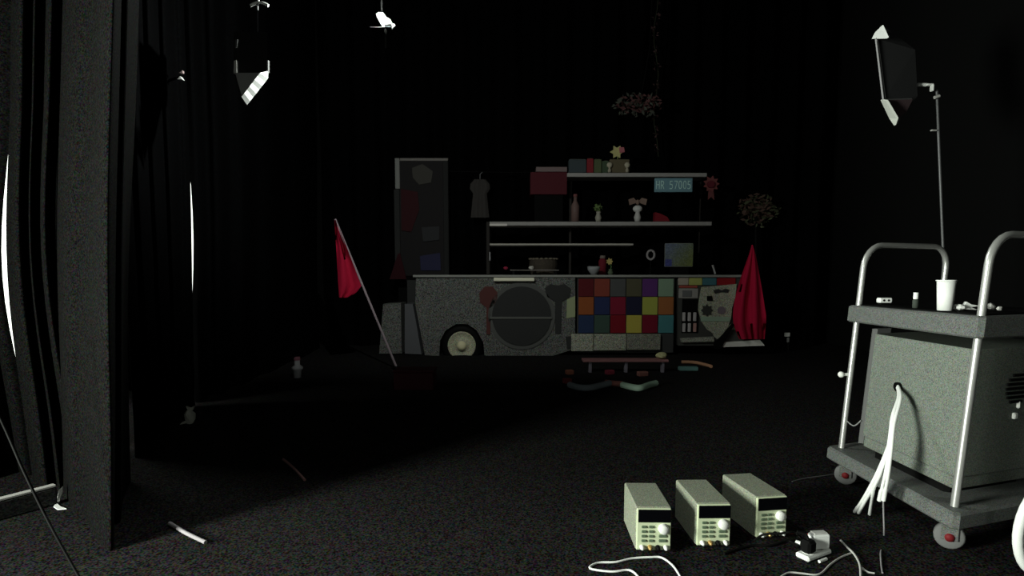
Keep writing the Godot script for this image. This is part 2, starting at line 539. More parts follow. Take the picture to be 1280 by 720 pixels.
func supplies() -> void:
	var spots := [[Vector2(794, 690.5), Vector2(838.6, 688), "leftmost grey bench power supply, beside the looped white cable"],
		[Vector2(870, 685.6), Vector2(911.7, 681), "middle grey bench power supply of the three on the floor"],
		[Vector2(943, 677), Vector2(982, 667.5), "rightmost grey bench power supply, nearest the white power strip"]]
	var W := 0.122
	var H := 0.152
	var D := 0.24
	var t := thing("bench_power_supply", spots[0][2], "power supply", Vector3.ZERO, "bench power supplies on the floor")
	obj("case", bx(Vector3(0, H / 2 + 0.004, -D / 2 - 0.004), Vector3(W, H, D - 0.004), 0.004), M.psu, t)
	obj("front_panel", bx(Vector3(0, H / 2 + 0.004, -0.001), Vector3(W - 0.004, H - 0.004, 0.010), 0.003), M.psu_front, t)
	obj("display", bx(Vector3(0.002, 0.128, 0.004), Vector3(W - 0.010, 0.046, 0.005), 0.002), M.screen, t)
	for r in 4:
		for c in 2:
			obj("button", bx(Vector3(-0.034 + c * 0.025, 0.090 - r * 0.0165, 0.006), Vector3(0.017, 0.009, 0.006), 0.002), M.button, t)
	for r in 2:
		obj("button", bx(Vector3(0.030, 0.058 - r * 0.017, 0.006), Vector3(0.026, 0.010, 0.006), 0.002), M.button, t)
	var k := mb()
	lathe(k, Transform3D(Basis(Vector3.RIGHT, PI / 2), Vector3(0.032, 0.084, 0.004)), [Vector2(0.018, 0), Vector2(0.0165, 0.014), Vector2(0.014, 0.017), Vector2(0, 0.017)], 20)
	obj("knob", k, M.paper, t)
	for i in 4:
		var p := mb()
		lathe(p, Transform3D(Basis(Vector3.RIGHT, PI / 2), Vector3(-0.040 + i * 0.027, 0.018, 0.004)), [Vector2(0.008, 0), Vector2(0.008, 0.010), Vector2(0.005, 0.012), Vector2(0.005, 0.018), Vector2(0, 0.018)], 12)
		obj("terminal", p, M.black if i == 2 else M.paper if i != 1 else M.brass, t)
	for x in [-1, 1]:
		for z in [-0.02, -D + 0.02]:
			obj("foot", bx(Vector3(x * 0.045, 0.0025, z), Vector3(0.016, 0.005, 0.016), 0.001), M.black, t)
	for i in 3:
		var o: Node3D = t
		if i > 0:
			o = t.duplicate()
			o.name = numbered("bench_power_supply")
			add_child(o, true)
		var a := fl(spots[i][0].x, spots[i][0].y)
		var b := fl(spots[i][1].x, spots[i][1].y)
		o.position = (a + b) / 2
		o.rotation.y = atan2(-(b - a).z, (b - a).x) - deg_to_rad([8.0, 11.0, 15.0][i])
		o.set_meta("label", spots[i][2])

# ---------------------------------------------------------------- the food truck set
const DS := 6.84
func S(px: float, py: float, back := 0.0) -> Vector3:
	return at(px, py, DS + back)

func rect(px0: float, py0: float, px1: float, py1: float, thick: float, back := 0.0) -> SurfaceTool:
	var a := S(px0, py1, back)
	var b := S(px1, py0, back)
	var st := mb()
	box(st, Transform3D(Basis.IDENTITY, Vector3((a.x + b.x) / 2, (a.y + b.y) / 2, a.z - thick / 2)), Vector3(b.x - a.x, b.y - a.y, thick), 0.005)
	return st

func outline(pts: Array, thick: float, back := 0.0) -> SurfaceTool:
	var f := []
	for k in range(0, pts.size(), 2):
		f.append(S(pts[k], pts[k + 1], back))
	var st := mb()
	slab(st, f, Vector3(0, 0, -thick))
	return st

func disc(px: float, py: float, rpx: float, thick: float, back := 0.0, segs := 28, wob := 0.0) -> SurfaceTool:
	var pts := []
	for k in segs:
		var a := TAU * k / segs
		var r := rpx * (1.0 + wob * cos(a * 8))
		pts.append_array([px + cos(a) * r, py + sin(a) * r])
	return outline(pts, thick, back)

func set_piece() -> void:
	var body_m := flecked(mat(0.25, 0.25, 0.235, 0.85), fleck_texture(0.6, 0.08, 11), 0.7)
	var pale := flecked(mat(0.62, 0.62, 0.52, 0.85), fleck_texture(0.5, 0.06, 12), 0.8)
	var dim := mat(0.11, 0.11, 0.12, 0.85)
	var dark := mat(0.035, 0.035, 0.035, 0.8)
	# truck counter
	var t := thing("truck_counter", "grey painted food truck counter with one wheel and a plate motif", "counter", S(620, 447, 0.3) * Vector3(1, 0, 1))
	obj("body", outline([520, 348, 719, 347, 719, 436, 690, 445, 606, 447, 604, 428, 596, 413, 584, 405, 570, 405, 557, 413, 550, 426, 549, 445, 531, 444, 519, 380], 0.5), body_m, t)
	obj("nose_panel", outline([506, 380, 516, 380, 527, 443, 506, 442], 0.4, 0.03), dim, t)
	obj("bumper", outline([479, 380, 501, 379, 502, 442, 474, 442], 0.35, 0.05), body_m, t)
	obj("inner_frame", rect(510, 350, 715, 440, 0.04, 0.52), dark, t)
	for x in [485, 512, 545, 612, 700]:
		obj("leg", mb_box(S(x, 440, 0.3) * Vector3(1, 0, 1) + Vector3(0, 0.06, 0), Vector3(0.05, 0.12, 0.05)), dark, t)
	obj("plate_rim", disc(652, 395, 42, 0.015, -0.015, 36), mat(0.10, 0.10, 0.095, 0.8), t)
	obj("plate", disc(652, 395, 37, 0.014, -0.029, 36), dark, t)
	obj("plate_band", rect(612, 396, 690, 399, 0.012, -0.041), mat(0.12, 0.12, 0.11, 0.8), t)
	var ut := obj("utensil", outline([694, 377, 684, 371, 681, 360, 688, 355, 697, 357, 706, 355, 714, 361, 711, 372, 702, 377, 701, 417, 694, 417], 0.015, -0.015), dark, t)
	ut.set_meta("label", "dark fork shape right of the plate")
	var sp := obj("utensil", outline([608, 385, 600, 378, 599, 366, 606, 358, 616, 358, 622, 366, 621, 378, 613, 385, 613, 418, 608, 418], 0.015, -0.015), mat(0.10, 0.035, 0.032, 0.8), t)
	sp.set_meta("label", "dull red spoon shape left of the plate")
	obj("step_plate", outline([707, 421, 719, 420, 719, 435, 709, 436], 0.02, -0.02), dark, t)
	obj("motif", outline([709, 374, 719, 370, 719, 396, 708, 398], 0.012, -0.012), mat(0.34, 0.38, 0.22, 0.8), t)
	var wh := mb()
	var wc := S(577, 432, 0.0)
	lathe(wh, Transform3D(Basis(Vector3.RIGHT, PI / 2), wc + Vector3(0, 0, -0.11)), [Vector2(0.165, -0.1), Vector2(0.22, -0.1), Vector2(0.245, -0.07), Vector2(0.245, 0.07), Vector2(0.22, 0.1), Vector2(0.165, 0.09)], 32)
	wc.y = maxf(wc.y, 0.0)
	var tyre := obj("wheel", wh, M.black, t)
	var rim := mb()
	lathe(rim, Transform3D(Basis(Vector3.RIGHT, PI / 2), wc + Vector3(0, 0, -0.11)), [Vector2(0.168, -0.09), Vector2(0.168, 0.10), Vector2(0.150, 0.095), Vector2(0.125, 0.07), Vector2(0.07, 0.075), Vector2(0.06, 0.10), Vector2(0.02, 0.105), Vector2(0, 0.105)], 28)
	obj("rim", rim, flecked(mat(0.85, 0.82, 0.6, 0.6), fleck_texture(0.5, 0.1, 13), 1.0), tyre)
	var hub := mb()
	lathe(hub, Transform3D(Basis(Vector3.RIGHT, PI / 2), wc + Vector3(0, 0, -0.005)), [Vector2(0.055, 0), Vector2(0.05, 0.02), Vector2(0.02, 0.03), Vector2(0, 0.03)], 16)
	obj("hub_cap", hub, mat(0.85, 0.78, 0.5, 0.5), tyre)
	# worktop
	var wt := thing("worktop", "thin pale worktop along the counter fronts under the shelves", "worktop", S(700, 345, 0.25))
	obj("top_board", rect(516, 343.6, 934, 346.6, 0.66, -0.02), mat(0.30, 0.30, 0.28, 0.7), wt)
	tag(obj("cutting_board", rect(617, 347.2, 668, 351.4, 0.05, -0.072), mat(0.90, 0.87, 0.68, 0.5)), "pale yellow strip fixed under the worktop edge above the plate", "strip")
	# patchwork cupboard
	var pc := thing("patchwork_cupboard", "cupboard front of coloured square patches in the middle of the set", "cupboard", S(782, 440, 0.25) * Vector3(1, 0, 1))
	obj("carcass", rect(721, 347.2, 844, 441, 0.5, 0.02), mat(0.05, 0.05, 0.05, 0.8), pc)
	var cols := [[.13, .015, .02], [.28, .06, .04], [.10, .10, .10], [.11, .10, .06], [.13, .04, .20], [.28, .40, .28],
		[.36, .10, .03], [.03, .04, .12], [.26, .015, .04], [.02, .02, .05], [.46, .48, .09], [.42, .15, .05],
		[.03, .05, .12], [.06, .10, .08], [.24, .01, .02], [.55, .46, .08], [.22, .01, .03], [.08, .26, .28]]
	for i in 18:
		var c := i % 6
		var r := i / 6
		var cc: Array = cols[i]
		var jit := rng.randf_range(0.0, 0.006)
		obj("patch", rect(723 + c * 20.0, 348.5 + r * 22.8, 742.5 + c * 20.0, 370.8 + r * 22.8, 0.014 + jit, 0.005 - jit), mat(cc[0] * 0.85, cc[1] * 0.85, cc[2] * 0.85, 0.85), pc)
	var pl := [[714, 742], [742.5, 783], [783.5, 826]]
	for i in 3:
		var k: float = [1.0, 0.9, 0.6][i]
		obj("plank", rect(pl[i][0], 417.5, pl[i][1], 437.5 + (2 - i) * 0.8, 0.03, -0.03 - 0.003 * i), flecked(mat(0.72 * k, 0.72 * k, 0.58 * k, 0.85), fleck_texture(0.6, 0.08, 20 + i), 0.9), pc)
	# painted mask panel
	var mp := thing("painted_panel", "painted panel with a pale mask face, dark teeth and colour strip", "panel", S(890, 433, 0.2) * Vector3(1, 0, 1))
	obj("board", outline([847, 348, 930, 347, 930, 432, 848, 432], 0.45, 0.02), mat(0.06, 0.06, 0.055, 0.8), mp)
	for q in [[848, 861, .42, .36, .30], [861.5, 878, .42, .44, .13], [878.5, 896, .06, .17, .20], [896.5, 920, .30, .015, .02]]:
		obj("colour_strip", rect(q[0], 347.5, q[1], 356.5, 0.02, 0.0), mat(q[2], q[3], q[4], 0.85), mp)
	obj("red_line", rect(849, 357, 872, 360, 0.018, 0.002), mat(0.4, 0.08, 0.06, 0.8), mp)
	obj("cheek", rect(848.5, 360.5, 873, 373, 0.018, 0.002), mat(0.33, 0.31, 0.29, 0.85), mp)
	obj("cheek_patch", rect(853, 363, 865, 371, 0.008, -0.006), mat(0.15, 0.15, 0.15, 0.85), mp)
	obj("mouth", rect(852, 374, 874, 416, 0.016, 0.004), M.black, mp)
	for i in 6:
		var px := 853.0 + (i % 3) * 6.8
		var py := 390.5 if i < 3 else 404.0
		obj("tooth", rect(px, py, px + 4.2, py + 11.0, 0.012, -0.008), mat(0.52, 0.48, 0.48, 0.8) if i != 5 else mat(0.5, 0.28, 0.25, 0.8), mp)
	obj("mask", outline([877, 359, 921, 355, 919, 372, 915, 385, 914, 398, 909, 410, 903, 418, 896, 420, 884, 412, 877, 402, 873, 388, 874, 376], 0.02, -0.018), flecked(mat(0.80, 0.80, 0.62, 0.85), fleck_texture(0.6, 0.1, 30), 1.2), mp)
	obj("mask_chin", outline([891, 418, 905, 416, 903, 421, 898, 425, 893, 421], 0.014, -0.012), mat(0.42, 0.42, 0.34, 0.8), mp)
	obj("eye", disc(884, 388, 6.5, 0.012, -0.030, 24, 0.22), mat(0.05, 0.05, 0.045, 0.8), mp)
	obj("eye", disc(902, 388, 5.0, 0.012, -0.030, 16), mat(0.20, 0.16, 0.19, 0.8), mp)
	obj("nose", outline([884, 370, 890, 370, 891, 376, 884, 376], 0.012, -0.030), M.black, mp)
	obj("brow", outline([892, 363, 898, 361, 902, 363, 907, 361, 912, 362, 910, 366, 902, 365, 894, 367], 0.012, -0.030), dark, mp)
	obj("cheek_band", rect(876, 396, 913, 402, 0.010, -0.028), mat(0.33, 0.44, 0.33, 0.8), mp)
	obj("corner_flower", outline([908, 408, 917, 404, 922, 408, 921, 412, 912, 412], 0.012, -0.004), mat(0.32, 0.33, 0.24, 0.8), mp)
	obj("corner_flower", outline([922, 417, 928, 411, 932, 421, 923, 421], 0.012, -0.004), mat(0.62, 0.60, 0.45, 0.8), mp)
	obj("sill", outline([851, 423, 892, 421, 893, 427, 852, 428], 0.04, -0.03), pale, mp)
	obj("sill", outline([905, 428, 950, 425, 956, 432, 904, 434], 0.04, -0.03), mat(0.72, 0.70, 0.66, 0.8), mp)
	obj("dark_prop", outline([893, 428, 901, 421, 916, 404, 918, 406, 901, 436, 893, 436], 0.02, -0.055), M.black, mp)
	# red cloth
	var rows := []
	for i in 13:
		var v := i / 12.0
		var y := lerpf(306, 424, v)
		var l := 940.0 - 24.0 * pow(sin(PI * minf(1.0, v * 0.62)), 1.2) + 14.0 * maxf(0, v - 0.8) * 2.2
		var r := 941.0 + 17.0 * pow(minf(v * 1.3, 1.0), 0.8) - 3.0 * maxf(0, v - 0.8) * 4
		var row := []
		for k in 13:
			var u := k / 12.0
			row.append(S(lerpf(l, r, u), y, -0.10 + 0.05 * sin(u * 14.0 + v * 2.0) * minf(1, v * 2)))
		rows.append(row)
	tag(obj("red_cloth", sheet(rows, 0.01), M.red), "red cloth draped at the right end of the set", "cloth")
	# shelves
	var sh := thing("shelf_unit", "dark open shelf unit with three pale shelf boards above the worktop", "shelf", S(750, 343, 0.35))
	obj("shelf_board", rect(709, 216, 884, 221, 0.28, 0.25), mat(0.34, 0.32, 0.31, 0.7), sh)
	obj("shelf_board", rect(612, 277, 890, 282, 0.30, 0.25), mat(0.34, 0.32, 0.31, 0.7), sh)
	obj("shelf_board", rect(612, 304.3, 792, 306.8, 0.30, 0.25), mat(0.45, 0.42, 0.38, 0.7), sh)
	for x in [608, 711, 873]:
		obj("post", rect(x, 221.5 if x > 700 else 277, x + 4, 343, 0.04, 0.50), mat(0.03, 0.026, 0.024, 0.8), sh)
	obj("pale_edge", rect(612, 279.5, 634, 282.5, 0.012, 0.236), mat(0.75, 0.70, 0.66, 0.7), sh)
	var st := mb()
	tag(obj("number_plate", rect(818, 222.5, 866, 240, 0.012, 0.20), mat(0.18, 0.32, 0.38, 0.6)), "blue-green number plate hanging under the top shelf", "plate")
	var pln: Node3D = get_node("number_plate")
	var tx := TextMesh.new()
	var fnt := SystemFont.new()
	fnt.font_names = PackedStringArray(["Droid Sans Mono"])
	tx.font = fnt
	tx.text = "HR 57005"
	tx.font_size = 64
	tx.pixel_size = 0.0017
	tx.depth = 0.004
	var tm := MeshInstance3D.new()
	tm.name = "plate_lettering"
	tm.mesh = tx
	tm.material_override = mat(0.60, 0.85, 0.80, 0.6)
	tm.position = S(842, 231.2, 0.195) - (pln.get_meta("world_base") as Vector3)
	tm.scale = Vector3(0.82, 1.25, 1)
	pln.add_child(tm, true)

func mb_box(c: Vector3, size: Vector3) -> SurfaceTool:
	return bx(c, size, 0.004)

func sheet(rows: Array, thick: float) -> SurfaceTool:    # a cloth from a grid of points, with some thickness away from the camera
	var st := mb()
	var back := Vector3(0, 0, -thick)
	for i in rows.size() - 1:
		for k in rows[0].size() - 1:
			var q := [rows[i][k], rows[i][k + 1], rows[i + 1][k + 1], rows[i + 1][k]]
			var c: Vector3 = (q[0] + q[2]) / 2 + back / 2
			face(st, q, c, 1)
			face(st, [q[0] + back, q[1] + back, q[2] + back, q[3] + back], c, 2)
	var n: int = rows.size() - 1
	var w: int = rows[0].size() - 1
	for i in n:
		face(st, [rows[i][0], rows[i + 1][0], rows[i + 1][0] + back, rows[i][0] + back], rows[i][1])
		face(st, [rows[i][w], rows[i + 1][w], rows[i + 1][w] + back, rows[i][w] + back], rows[i][w - 1])
	for k in w:
		face(st, [rows[0][k], rows[0][k + 1], rows[0][k + 1] + back, rows[0][k] + back], rows[1][k])
		face(st, [rows[n][k], rows[n][k + 1], rows[n][k + 1] + back, rows[n][k] + back], rows[n - 1][k])
	return st

func flower(c: Vector3, r: float, petals: int, up := 0.5) -> SurfaceTool:
	var st := mb()
	for k in petals:
		var a := TAU * k / petals
		var d := Vector3(cos(a), sin(a), 0)
		var s := Vector3(-sin(a), cos(a), 0)
		var pts := [c, c + d * r * 0.5 + s * r * 0.3, c + d * r, c + d * r * 0.5 - s * r * 0.3]
		var out := []
		for v in pts:
			out.append(v + Vector3(0, 0, 0.2 * up * (v - c).length()))
		slab(st, out, Vector3(0, 0, -r * 0.15))
	return st

func leaf_cluster(c: Vector3, r: Vector3, n: int, size: float) -> SurfaceTool:
	var st := mb()
	for i in n:
		var v := Vector3(rng.randfn(), rng.randfn(), rng.randfn()).normalized() * pow(rng.randf(), 0.45)
		var p := c + v * r
		var b := Basis(Vector3(rng.randf() - 0.5, rng.randf() - 0.5, rng.randf() - 0.5).normalized(), rng.randf() * TAU)
		var s := size * rng.randf_range(0.6, 1.3)
		var q := [p - b.x * s, p + b.y * s * 0.45, p + b.x * s, p - b.y * s * 0.45]
		face(st, [q[0], q[1], q[2], q[3]], p - b.z)
		face(st, [q[0], q[3], q[2], q[1]], p + b.z)
	return st

func vase(c: Vector3, r: float, h: float) -> SurfaceTool:
	var st := mb()
	lathe(st, Transform3D(Basis.IDENTITY, c), [Vector2(0, 0), Vector2(r * 0.7, 0), Vector2(r, h * 0.4), Vector2(r * 0.55, h * 0.8), Vector2(r * 0.75, h), Vector2(r * 0.5, h), Vector2(0, h * 0.9)], 14)
	return st

func shelf_things() -> void:
	var T1 := S(700, 216, 0.3).y
	# top shelf: a row of boxes and books
	var books := [[711, 733, 199, .07, .09, .10, "dark teal box at the left end of the top shelf"], [733.6, 742, 198, .30, .03, .04, "narrow red book on the top shelf"],
		[742.6, 752, 199, .13, .16, .08, "olive green book on the top shelf right of the red one"], [752.6, 761, 201, .08, .12, .07, "dark green book on the top shelf left of the brown box"]]
	for b in books:
		var bt := thing("shelf_book", b[6], "book", Vector3(S((b[0] + b[1]) / 2, 210, 0.36).x, T1, -DS - 0.36), "books and boxes on the top shelf")
		obj("cover", rect(b[0], b[2], b[1], 215.8, 0.13, 0.28), mat(b[3] * 0.7, b[4] * 0.7, b[5] * 0.7, 0.8), bt)
		obj("pages", rect(b[0] + 1.2, b[2] - 0.2, b[1] - 1.2, 215, 0.10, 0.294), mat(0.25, 0.24, 0.2, 0.9), bt)
	tag(obj("brown_box", rect(762, 199, 787, 215.8, 0.14, 0.30), mat(0.12, 0.10, 0.06, 0.85)), "brown box on the top shelf behind the small pale ornaments", "box")
	var f := thing("toy_flower", "yellow and pink toy flower standing on the brown box", "flower", S(772, 199, 0.33))
	var stem := mb()
	tube(stem, [S(772, 199, 0.33), S(772, 191, 0.33)], 0.008, 6)
	obj("stem", stem, mat(0.2, 0.25, 0.08), f)
	obj("petals", flower(S(771, 190, 0.30), 0.085, 6), mat(0.50, 0.46, 0.20, 0.8), f)
	obj("pink_petal", outline([774, 184, 780, 184, 781, 190, 775, 191], 0.02, 0.27), mat(0.45, 0.14, 0.16, 0.8), f)
	for q in [[762, "pale round ornament on the top shelf before the brown box, left one"], [784, "pale round ornament on the top shelf before the brown box, right one"]]:
		var o := thing("small_ornament", q[1], "ornament", Vector3(S(q[0], 210, 0.27).x, T1, -DS - 0.275), "pale ornaments on the top shelf")
		var b := mb()
		ball(b, Vector3(S(q[0], 210, 0.27).x, T1 + 0.088, -DS - 0.275), Vector3(0.035, 0.035, 0.022), 12)
		obj("head", b, mat(0.44, 0.40, 0.30), o)
		obj("base", vase(Vector3(S(q[0], 210, 0.27).x, T1, -DS - 0.275), 0.022, 0.06), mat(0.38, 0.34, 0.26), o)
	# hanging things on the left of the top shelf
	var bx1 := thing("red_case", "dark red box with a pale lid left of the top shelf", "box", S(686, 243, 0.45))
	obj("body", rect(663, 215, 709, 243, 0.3, 0.30), mat(0.08, 0.014, 0.02, 0.85), bx1)
	obj("lid", rect(670, 208.5, 709, 214.6, 0.3, 0.30), mat(0.19, 0.14, 0.14, 0.85), bx1)
	var stand := thing("box_stand", "dark plinth on the second shelf carrying the dark red box", "plinth", S(686, 277, 0.45))
	obj("column", rect(668, 243.4, 704, 276.8, 0.2, 0.34), M.black_paint, stand)
	var ro := thing("rosette", "dull red rosette at the right end of the top shelf", "rosette", S(889, 240, 0.24))
	obj("petals", flower(S(889, 230, 0.24), 0.10, 9), mat(0.20, 0.06, 0.06, 0.85), ro)
	obj("centre", disc(889, 230, 4.5, 0.03, 0.20, 16), mat(0.13, 0.02, 0.03, 0.85), ro)
	var tail := mb()
	slab(tail, [S(886, 236, 0.24), S(892, 236, 0.24), S(893, 250, 0.24), S(889, 246, 0.24), S(885, 250, 0.24)], Vector3(0, 0, -0.01))
	obj("ribbon", tail, mat(0.15, 0.05, 0.05, 0.85), ro)
	# second shelf
	var T2 := S(700, 277, 0.35).y
	var bo := thing("brown_bottle", "brownish bottle at the left of the second shelf things", "bottle", Vector3(S(719, 262, 0.35).x, T2, -DS - 0.35))
	var b1 := mb()
	lathe(b1, Transform3D(Basis.IDENTITY, bo.position), [Vector2(0, 0), Vector2(0.05, 0), Vector2(0.052, 0.19), Vector2(0.022, 0.25), Vector2(0.022, 0.30), Vector2(0, 0.30)], 16)
	obj("glass", b1, mat(0.16, 0.10, 0.09, 0.5), bo)
	var b2 := mb()
	lathe(b2, Transform3D(Basis.IDENTITY, bo.position + Vector3(0, 0.302, 0)), [Vector2(0.025, 0), Vector2(0.025, 0.03), Vector2(0, 0.03)], 12)
	obj("cap", b2, mat(0.22, 0.08, 0.08), bo)
	var v := Vector3(S(748, 262, 0.35).x, T2, -DS - 0.35)
	var pv := thing("potted_plant", "small spiky green plant in a pale vase on the second shelf", "plant", v)
	obj("vase", vase(v, 0.04, 0.12), mat(0.38, 0.36, 0.30), pv)
	obj("leaves", leaf_cluster(v + Vector3(-0.005, 0.165, 0), Vector3(0.055, 0.05, 0.04), 60, 0.022), mat(0.30, 0.42, 0.16), pv)
	v = Vector3(S(797, 262, 0.35).x, T2, -DS - 0.35)
	var fg := thing("figurine", "white round-headed figurine with a brown bow on the second shelf", "figurine", v)
	obj("body", vase(v, 0.045, 0.13), mat(0.55, 0.54, 0.52), fg)
	var hd := mb()
	ball(hd, v + Vector3(0, 0.155, 0), Vector3(0.06, 0.045, 0.05), 14)
	obj("head", hd, mat(0.66, 0.65, 0.63), fg)
	var bow := mb()
	for s in [-1, 1]:
		slab(bow, [v + Vector3(0, 0.235, 0.0), v + Vector3(s * 0.10, 0.20, 0.01), v + Vector3(s * 0.115, 0.27, 0.01), v + Vector3(s * 0.05, 0.29, 0)], Vector3(0, 0, -0.025))
	ball(bow, v + Vector3(0, 0.235, 0.0), Vector3(0.025, 0.035, 0.025), 8)
	obj("bow", bow, mat(0.24, 0.16, 0.13), fg)
	v = Vector3(S(826, 270, 0.35).x, T2, -DS - 0.35)
	var rb := mb()
	slab(rb, [v + Vector3(-0.085, 0, 0.05), v + Vector3(0.10, 0, 0.05), v + Vector3(0.07, 0.05, 0.05), v + Vector3(0.0, 0.085, 0.05), v + Vector3(-0.08, 0.11, 0.05)], Vector3(0, 0, -0.1))
	tag(obj("red_slipper", rb, mat(0.19, 0.012, 0.02)), "dark red slipper-shaped prop at the right of the second shelf", "prop")
	# on the worktop
	var W := S(700, 343.6, 0.2).y
	var wp := func(px, back): return Vector3(S(px, 343, back).x, W, -DS - back)
	var bk: Vector3 = wp.call(679, 0.32)
	var bas := thing("basket", "brown woven basket on the worktop under the lowest shelf", "basket", bk)
	var bs := mb()
	lathe(bs, Transform3D(Basis.IDENTITY, bk), [Vector2(0, 0), Vector2(0.15, 0), Vector2(0.175, 0.12), Vector2(0.17, 0.19), Vector2(0.155, 0.19), Vector2(0.13, 0.04), Vector2(0, 0.03)], 20, -1)
	obj("weave", bs, flecked(mat(0.16, 0.13, 0.10, 0.9), fleck_texture(0.8, 0.05, 40), 3.0), bas)
	var br := mb()
	for k in 18:
		var a := TAU * k / 18
		ball(br, bk + Vector3(cos(a) * 0.162, 0.195, sin(a) * 0.162), Vector3(0.026, 0.014, 0.026), 6, 0.15)
	obj("plaited_rim", br, mat(0.2, 0.17, 0.13), bas)
	var tr := thing("tray", "long thin pale tray on the worktop before the basket", "tray", wp.call(668, 0.05))
	obj("tray_base", bx(wp.call(668, 0.05) + Vector3(0, 0.055, 0), Vector3(0.58, 0.010, 0.11)), mat(0.26, 0.23, 0.22), tr)
	for sx in [-1, 1]:
		obj("tray_foot", bx(wp.call(668, 0.05) + Vector3(sx * 0.25, 0.025, 0), Vector3(0.03, 0.05, 0.09)), M.black, tr)
	var wb := mb()
	ball(wb, wp.call(664, 0.05) + Vector3(0, 0.083, 0), Vector3(0.035, 0.023, 0.03), 10, 0.12)
	tag(obj("white_bun", wb, mat(0.55, 0.53, 0.48)), "small white bun lying on the long thin tray", "bun")
	var dr := mb()
	ball(dr, wp.call(632, 0.05) + Vector3(0, 0.080, 0), Vector3(0.028, 0.02, 0.02), 10, 0.12)
	tag(obj("red_fruit", dr, mat(0.35, 0.03, 0.07)), "small red fruit at the left end of the long thin tray", "fruit")
	tag(obj("white_tag", rect(610, 315, 613, 326, 0.02, 0.50), mat(0.5, 0.48, 0.5)), "small white tag on the left shelf post", "tag")
	var pb: Vector3 = wp.call(742, 0.05)
	var bow2 := mb()
	lathe(bow2, Transform3D(Basis.IDENTITY, pb), [Vector2(0, 0), Vector2(0.03, 0), Vector2(0.07, 0.06), Vector2(0.075, 0.10), Vector2(0.065, 0.10), Vector2(0.02, 0.02), Vector2(0, 0.02)], 18)
	tag(obj("small_bowl", bow2, mat(0.30, 0.30, 0.31)), "small pale bowl on the worktop left of the yellow flower", "bowl")
	var yf: Vector3 = wp.call(763, 0.12)
	var yt := thing("potted_flower", "yellow flower on a green stem standing on the worktop", "flower", yf)
	obj("pot", vase(yf, 0.035, 0.07), mat(0.10, 0.13, 0.08), yt)
	var ys := mb()
	tube(ys, [yf + Vector3(0, 0.06, 0), yf + Vector3(0.01, 0.10, 0), yf + Vector3(-0.015, 0.15, 0)], 0.007, 6)
	obj("stem", ys, mat(0.08, 0.16, 0.06), yt)
	obj("petals", flower(yf + Vector3(-0.015, 0.16, 0.01), 0.045, 7), mat(0.48, 0.38, 0.14), yt)
	var jr: Vector3 = wp.call(753, 0.28)
	var jar := thing("red_jar", "dark red jar on the worktop behind the yellow flower", "jar", jr)
	var js := mb()
	lathe(js, Transform3D(Basis.IDENTITY, jr), [Vector2(0, 0), Vector2(0.045, 0), Vector2(0.05, 0.17), Vector2(0.03, 0.2), Vector2(0, 0.2)], 14)
	obj("glass", js, mat(0.16, 0.015, 0.025), jar)
	var jl := mb()
	lathe(jl, Transform3D(Basis.IDENTITY, jr + Vector3(0, 0.201, 0)), [Vector2(0.034, 0), Vector2(0.034, 0.035), Vector2(0, 0.035)], 14)
	obj("lid", jl, mat(0.2, 0.16, 0.14), jar)
	var rg: Vector3 = wp.call(813, 0.3)
	var rt := thing("ring_ornament", "pale ring ornament on a thin stand left of the square canvas", "ornament", rg)
	var rs := mb()
	var circ := []
	for k in 19:
		circ.append(rg + Vector3(cos(TAU * k / 18) * 0.045, 0.245 + sin(TAU * k / 18) * 0.055, 0))
	tube(rs, circ, 0.014, 8)
	obj("ring", rs, mat(0.36, 0.33, 0.34), rt)
	var rp := mb()
	tube(rp, [rg, rg + Vector3(0, 0.185, 0)], 0.008, 6)
	lathe(rp, Transform3D(Basis.IDENTITY, rg), [Vector2(0, 0), Vector2(0.05, 0), Vector2(0.05, 0.008), Vector2(0, 0.012)], 14)
	obj("stand", rp, M.black, rt)
	var cv := thing("square_canvas", "pale blue and green square canvas leaning at the right of the worktop", "canvas", S(848.5, 333, 0.2))
	var im := Image.create(32, 32, false, Image.FORMAT_RGB8)
	var rr := RandomNumberGenerator.new()
	rr.seed = 5
	for y in 32:
		for x in 32:
			var u := x / 31.0
			var w := y / 31.0
			var c := Color(0.55, 0.60, 0.70).lerp(Color(0.58, 0.62, 0.36), clampf(u * 0.8 + 0.5 * w - 0.2 + rr.randfn(0, 0.12), 0, 1))
			if u < 0.25 and w > 0.7: c = Color(0.40, 0.42, 0.72)
			im.set_pixel(x, y, c * rr.randf_range(0.75, 1.0))
	var pm := mat(0.72, 0.72, 0.72, 0.85)
	pm.albedo_texture = ImageTexture.create_from_image(im)
	var pa := mb()
	var fa := S(831.5, 304.5, 0.16)
	var fb := S(866, 333, 0.16)
	pa.set_smooth_group(-1)
	for q in [[0, 0], [1, 0], [1, 1], [0, 0], [1, 1], [0, 1]]:
		pa.set_uv(Vector2(q[0], q[1]))
		pa.add_vertex(Vector3(lerpf(fa.x, fb.x, q[0]), lerpf(fa.y, fb.y, q[1]), fa.z))
	obj("painted_face", pa, pm, cv)
	obj("stretcher", rect(831, 304, 866.5, 333.5, 0.03, 0.163), mat(0.30, 0.30, 0.28), cv)
	obj("block", bx(Vector3(S(848.5, 335, 0.2).x, W + 0.045, -DS - 0.19), Vector3(0.22, 0.09, 0.06)), M.black, cv)
	var ws := mb()
	tube(ws, [wp.call(894, 0.2) + Vector3(0, 0.012, 0), wp.call(890.5, 0.2) + Vector3(0, 0.12, 0)], 0.012, 8)
	tag(obj("white_peg", ws, mat(0.42, 0.40, 0.40)), "small white peg leaning at the right end of the worktop", "peg")

